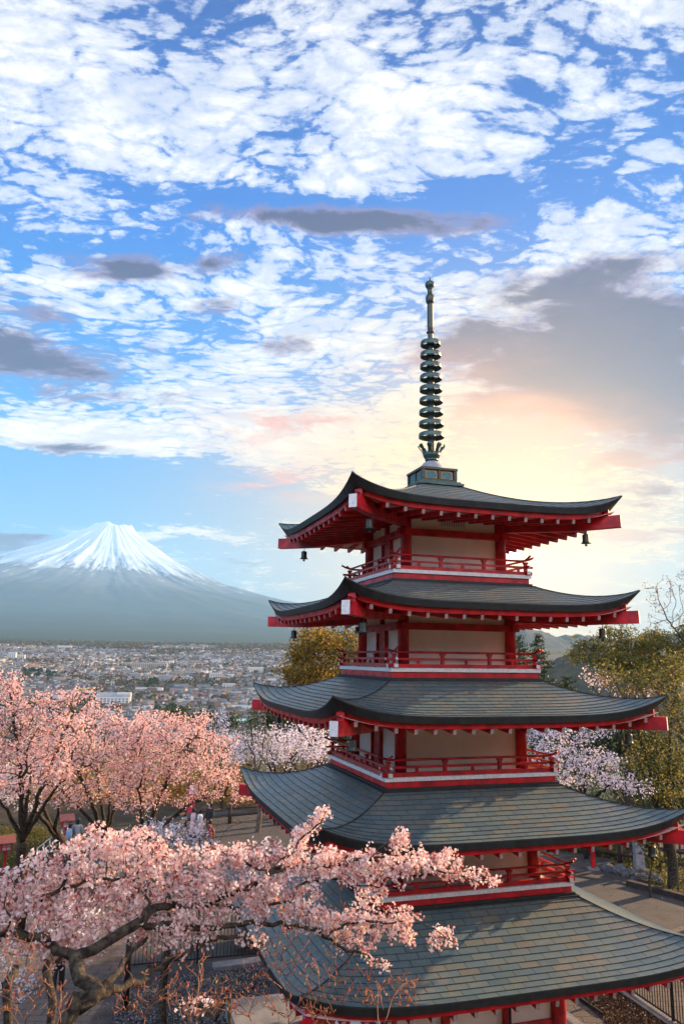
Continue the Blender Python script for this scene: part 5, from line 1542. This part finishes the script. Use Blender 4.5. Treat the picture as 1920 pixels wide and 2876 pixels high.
# people
SKIN = mat('skin', (.45, .27, .19), .5, .4); HAIRM = mat('black_hair', (.012, .010, .009), .45, .5)
def person(p, rz, label, cloth, lower, h=1.65, walk=.0, dress=False, crouch=False, hood=False, arm=0.0):
    root = tag(empty('person', tuple(p), rz), label, 'person')
    k = h / 1.7
    hip, kn, an = .90, .49, .08
    if crouch: hip, sh, hd = .50, .92, 1.12
    else: sh, hd = 1.38, 1.60
    J = {}
    V = []; Rr = []; Ed = []
    def add(c, r, par=None):
        V.append(tuple(np.array(c) * k)); Rr.append(r * k)
        if par is not None: Ed.append((par, len(V) - 1))
        return len(V) - 1
    lean = .18 if crouch else .02
    pel = add((0, 0, hip), .13)
    wa = add((0, lean * .4, hip + .17), .115, pel); ch = add((0, lean, sh - .12), .14, wa); nk = add((0, lean + .02, sh + .05), .052, ch)
    hd0 = add((0, lean + .03, hd - .06), .075, nk); hd1 = add((0, lean + .03, hd + .04), .09, hd0); add((0, lean + .02, hd + .11), .055, hd1)
    add((0, lean + .125, hd), .014, hd1)
    for s in (-1, 1):
        sd = add((s * .17, lean, sh - .03), .055, ch)
        el = add((s * .22, lean + .04 + arm * .15, sh - .30 + arm * .06), .042, sd); wr = add((s * .19, lean + .14 + arm * .3, sh - .50 + arm * .25), .030, el)
        pm = add((s * .185, lean + .17 + arm * .33, sh - .57 + arm * .26), .030, wr)
        for q in range(4): add((s * (.165 + q * .018), lean + .18 + arm * .36, sh - .65 + arm * .27 + abs(q - 1.5) * .008), .0085, pm)
        add((s * .15, lean + .20 + arm * .34, sh - .60 + arm * .27), .0095, pm)
        st = walk * s
        if crouch: h1 = add((s * .10, .05, hip - .04), .10, pel); kk = add((s * .14, .36, .48), .065, h1); aa = add((s * .12, .12, .09), .042, kk)
        else: h1 = add((s * .09, 0, hip - .08), .095, pel); kk = add((s * .10, st * .5 + .03, kn), .062, h1); aa = add((s * .10, st - .02, an), .042, kk)
        add((s * .10, (.30 if crouch else st + .15), .045), .036, aa)
    me = bpy.data.meshes.new('body'); me.from_pydata(V, Ed, []); me.materials.append(SKIN)
    o = bpy.data.objects.new('body', me); COL.objects.link(o); o.parent = root
    sm = o.modifiers.new('skin', 'SKIN')
    for i, r in enumerate(Rr): me.skin_vertices[0].data[i].radius = (r, r)
    me.skin_vertices[0].data[0].use_root = True
    ss = o.modifiers.new('sub', 'SUBSURF'); ss.levels = 1; ss.render_levels = 1
    def shell(name, joints, material, n=12):
        mb = MB()
        for path in joints:
            mb.tube([np.array(c) * k for c, r in path], [r * k for c, r in path], n)
        return mb.build(name, material, root)
    T = [((0, 0, hip - .10), .165), ((0, lean * .4, hip + .15), .150), ((0, lean, sh - .15), .175), ((0, lean, sh - .02), .15), ((0, lean + .01, sh + .05), .075)]
    sl = []
    for s in (-1, 1):
        sl.append([((s * .10, lean, sh - .02), .075), ((s * .19, lean, sh - .06), .072), ((s * .225, lean + .04 + arm * .15, sh - .30 + arm * .06), .058), ((s * .195, lean + .13 + arm * .28, sh - .47 + arm * .23), .046)])
    shell('coat' if dress else 'jacket', [T] + sl, cloth)
    if dress: shell('skirt', [[((0, 0, hip + .06), .16), ((0, .02, hip - .25), .19), ((0, .02, .42 if not crouch else .2), .23), ((0, .02, .22 if not crouch else .05), .25)]], lower, 16)
    elif not crouch: shell('trousers', [[((s * .085, 0, hip), .115), ((s * .10, walk * s * .5 + .03, kn), .082), ((s * .10, walk * s - .01, .10), .065)] for s in (-1, 1)], lower)
    else: shell('trousers', [[((s * .09, 0, hip), .12), ((s * .14, .36, .48), .085), ((s * .12, .13, .12), .065)] for s in (-1, 1)], lower)
    hb = MB()
    L_ = .30 if hood else .10
    hb.lathe([(.03, .135), (.08, .11), (.105, .04), (.108, -.03), (.09, -.08 - L_ * .5), (.06, -.09 - L_)], (0, 0, 0), 14)
    hb.v = [((x) * k, (y - .025 + lean + .02) * k, (z + hd + .02) * k) for x, y, z in hb.v]
    hb.build('hair', HAIRM, root)
    sh_ = MB()
    for s in (-1, 1): sh_.box(np.array((s * (.12 if crouch else .10), (.2 if crouch else walk * s + .05), .04)) * k, (.09 * k, .25 * k, .07 * k))
    sh_.build('shoes', M_DARK, root)
    return root
CB = mat('black_cloth', (.014, .014, .016), .85); CW = mat('pale_cloth', (.50, .52, .54), .85, var=.1, vscale=8); CBL = mat('light_blue_cloth', (.20, .32, .46), .85)
CG = mat('grey_coat', (.24, .27, .29), .85); CR = mat('red_cloth', (.20, .035, .03), .8); CF = mat('floral_cloth', (.60, .56, .54), .85, col2=(.55, .25, .22), vscale=14); CN = mat('navy_cloth', (.03, .04, .07), .85)
person(PG(160, 2790), 0.25, 'person in black jacket and trousers walking on the paved path, bottom left', CB, CB, 1.62, walk=.16)
person(PG(191, 2404), 2.2, 'person in light blue top beside the red lantern by the handrail', CBL, CN, 1.5)
person(PG(213, 2400), 0.1, 'person with long black hair in a pale grey coat, seen from behind', CG, CG, 1.68, dress=True, hood=True)
person(PG(540, 2352), -1.2, 'person in pale floral clothing, left of the pair before the log fence', CF, CF, 1.5, dress=True)
person(PG(560, 2356), 1.4, 'person in pale clothing with red pattern, right of the pair before the log fence', CW, CF, 1.5, dress=True)
person(PG(588, 2348), 2.6, 'person all in black standing behind the crouching figure on the terrace', CB, CB, 1.72)
person(PG(596, 2366), 1.9, 'person in dull red clothing crouching on the sand terrace', CR, CR, 1.6, crouch=True)

# undergrowth
def cover(name, label, pts, n, size, material, seed, h=.35, clumps=40):
    rng = np.random.RandomState(seed); pts = np.array(pts)[:, :2]; lo, hi = pts.min(0), pts.max(0); out = []
    cl = rng.uniform(lo, hi, (clumps, 2)); hc = rng.uniform(.3, 1, clumps)
    while len(out) < n:
        c = cl[rng.randint(clumps)]; q = c + rng.normal(0, .5, 2)
        ins = False; j = len(pts) - 1
        for i in range(len(pts)):
            if (pts[i][1] > q[1]) != (pts[j][1] > q[1]) and q[0] < (pts[j][0] - pts[i][0]) * (q[1] - pts[i][1]) / (pts[j][1] - pts[i][1]) + pts[i][0]: ins = not ins
            j = i
        if not ins: n -= .3; continue
        z = float(land_h(np.array(q[0]), np.array(q[1])))
        out.append((q[0], q[1], z + abs(rng.normal(0, h * .5))))
    C = np.array(out); V = leaf_quads(C, size, rng, .35, .2)
    o = quads_mesh(name, V, np.clip(rng.normal(.5, .28, len(C)), 0, 1), material); tag(o, label, kind='stuff'); return o
cover('undergrowth', 'sunlit yellow-green undergrowth beyond the dark log fence at right', [PG(1520, 2382), PG(1760, 2420), PG(1760, 2380), PG(1530, 2350)], 9000, .14, OLIVE, 51, .5, 60)
cover('undergrowth', 'leafy undergrowth and litter in the planting bed under the right-hand trees', [PG(1700, 2440), PG(1920, 2528), PG(2100, 2560), PG(2100, 2420), PG(1760, 2400)], 12000, .12, OLIVE, 52, .25, 90)
cover('undergrowth', 'brown-green brush under the cherry trunks at the far left', [PG(-200, 2470), PG(110, 2450), PG(180, 2360), PG(120, 2330), PG(-200, 2340)], 12000, .13, OLIVE, 53, .45, 90)
M_ORL = leaf_mat('sun_orange_leaves', [(.10, .055, .018), (.24, .13, .03), (.36, .20, .05), (.22, .22, .06)], .4)  # orange sunlight on the slope put into the leaf colour
cover('undergrowth', 'brush on the slope beyond the left terrace, coloured orange like low sunlight', [(-30, 52), (-2, 52), (0, 66), (-34, 66)], 46000, .24, M_ORL, 54, 3.6, 170)
cover('undergrowth', 'dark brush on the slope behind the pagoda', [(-2, 54), (40, 54), (46, 70), (0, 70)], 40000, .26, PINE, 55, 3.2, 150)
tree('leafless_shrub', 'small orange-brown leafless bush before the crouching visitor', 'shrub', [(500, 1895, 40, 14), (460, 1905, 30, 12), (540, 1890, 26, 10)], 37, .8, tuple(PG(600, 2390)), 300, .03, .05, RUSSET, seed=61, D=.18, density=2, spread=.06, lev=1, tip=.006, up=.5, leaf_part='buds', forkz=.25)
# trees in the town
def town_tree(x, y, h, r, seed, material, label, group):
    rng = np.random.RandomState(seed); z = float(land_h(np.array(x), np.array(y)))
    e = tag(empty('town_tree', (x, y, z)), label, 'tree', group)
    MB().tube([(0, 0, -1), (0, 0, h * .6)], r * .12, 6).build('trunk', M_BARKP, e)
    v = unit(rng.normal(0, 1, (260, 3))); v[:, 2] = abs(v[:, 2]) * 1.0 - .15
    C = v * np.array([r, r, h * .62]) * rng.uniform(.7, 1.05, (260, 1)) + [0, 0, h * .38]
    quads_mesh('crown', leaf_quads(C, r * .42, rng, .8, .3), np.clip(rng.normal(.45, .25, 260), 0, 1), material, e)
rt = random.Random(77); cnt_t = 0
BRN = leaf_mat('brown_crowns', [(.06, .035, .022), (.12, .065, .035), (.18, .095, .05)], .2)
for (u, v, n_, mt, lb, sp_) in ((110, 1898, 22, PINE, 'dark conifer in the dense grove left of the town', (44, 8)), (185, 1900, 14, BRN, 'russet-brown tree beside the dark grove in the town', (50, 10)), (150, 1860, 12, BRN, 'brown tree in the wooded strip at the upper left of the town', (60, 8)),
                                (425, 1925, 6, PINE, 'dark tree standing among mid-town houses', (18, 4)), (360, 1868, 5, PINE, 'dark tree beside the long school block', (8, 4)), (480, 2004, 9, PINE, 'dark green tree at the near edge of the town', (40, 12)), (560, 1905, 7, BRN, 'brown tree among houses right of mid town', (30, 5)), (620, 1970, 7, BRN, 'orange-brown tree among houses near the pagoda roof tip', (20, 6))):
    for i in range(n_):
        x, y, z = site(u + rt.uniform(-1, 1) * sp_[0], v + rt.uniform(-1, 1) * sp_[1]); cnt_t += 1
        town_tree(x, y, rt.uniform(12, 19) if mt is PINE else rt.uniform(8, 13), rt.uniform(5, 8.5), 500 + cnt_t, mt, lb, lb.replace('tree ', 'trees ').replace('conifer ', 'conifers '))
def wood_strip():
    rng = np.random.RandomState(91); C = []; 
    for _ in range(5200):
        y = 3650 + abs(rng.normal(0, 650)); x = rng.uniform(-.56, .08) * y
        if mnoise.noise(Vector((x * .002 + 5, y * .002, 0))) * 600 + y < 3820: continue
        C.append((x, y, float(land_h(np.array(x), np.array(y))) + 5))
    for _ in range(5200):
        y = rng.uniform(950, 3700); x = rng.uniform(-.54, .05) * y
        if mnoise.noise(Vector((x * .0035, y * .0035, 0))) < .02: continue
        C.append((x, y, float(land_h(np.array(x), np.array(y))) + 3))
    C = np.repeat(np.array(C), 7, 0); C = C + rng.normal(0, 1, C.shape) * np.array([6, 6, 2.5])
    o = quads_mesh('woods', leaf_quads(C, 9.0, rng, .8, .3), np.clip(rng.normal(.5, .3, len(C)), 0, 1), WOODL)
    tag(o, 'woods between the town and the volcano and among the houses', kind='stuff')
WOODL = leaf_mat('wood_crowns', [(.022, .035, .018), (.04, .05, .022), (.09, .06, .03), (.13, .075, .035)], .15)
wood_strip()
M_PEB = leaf_mat('pebbles', [(.03, .03, .032), (.10, .10, .105), (.20, .20, .20), (.32, .31, .30)], .0)
def ground_cover_of(name, label, pts, n, size, material, seed, z=.02):
    rng = np.random.RandomState(seed); pts = np.array(pts)[:, :2]; lo, hi = pts.min(0), pts.max(0)
    Q = rng.uniform(lo, hi, (n * 3, 2)); ins = np.zeros(len(Q), bool); j = len(pts) - 1
    for i in range(len(pts)):
        c = ((pts[i][1] > Q[:, 1]) != (pts[j][1] > Q[:, 1])) & (Q[:, 0] < (pts[j][0] - pts[i][0]) * (Q[:, 1] - pts[i][1]) / (pts[j][1] - pts[i][1] + 1e-9) + pts[i][0])
        ins ^= c; j = i
    Q = Q[ins][:n]; C = np.column_stack([Q, np.full(len(Q), z) + rng.uniform(0, .02, len(Q))])
    o = quads_mesh(name, leaf_quads(C, size, rng, .8, .3), np.clip(rng.normal(.4, .3, len(C)), 0, 1), material); tag(o, label, kind='stuff')
M_LIT = leaf_mat('dry_leaves', [(.035, .022, .015), (.08, .05, .03), (.15, .09, .05), (.25, .17, .11)], .1)
ground_cover_of('gravel', 'loose grey gravel between the plinth and the left fence', [PG(560, 2735), PG(330, 2800), PG(300, 2950), PG(760, 2950), PG(760, 2715)], 16000, .055, M_PEB, 71)
ground_cover_of('leaf_litter', 'brown leaf litter on the gravel inside the right iron fence', [PG(1590, 2745), PG(1660, 2738), PG(1900, 2900), PG(1860, 2960), PG(1700, 2876)], 9000, .06, M_LIT, 72)
ground_cover_of('fallen_petals', 'fallen petals and leaves scattered on the terrace', [(-14, 26), (-7, 20), (6, 30), (28, 20), (30, 42), (-10, 50)], 5000, .05, M_PEB, 73)
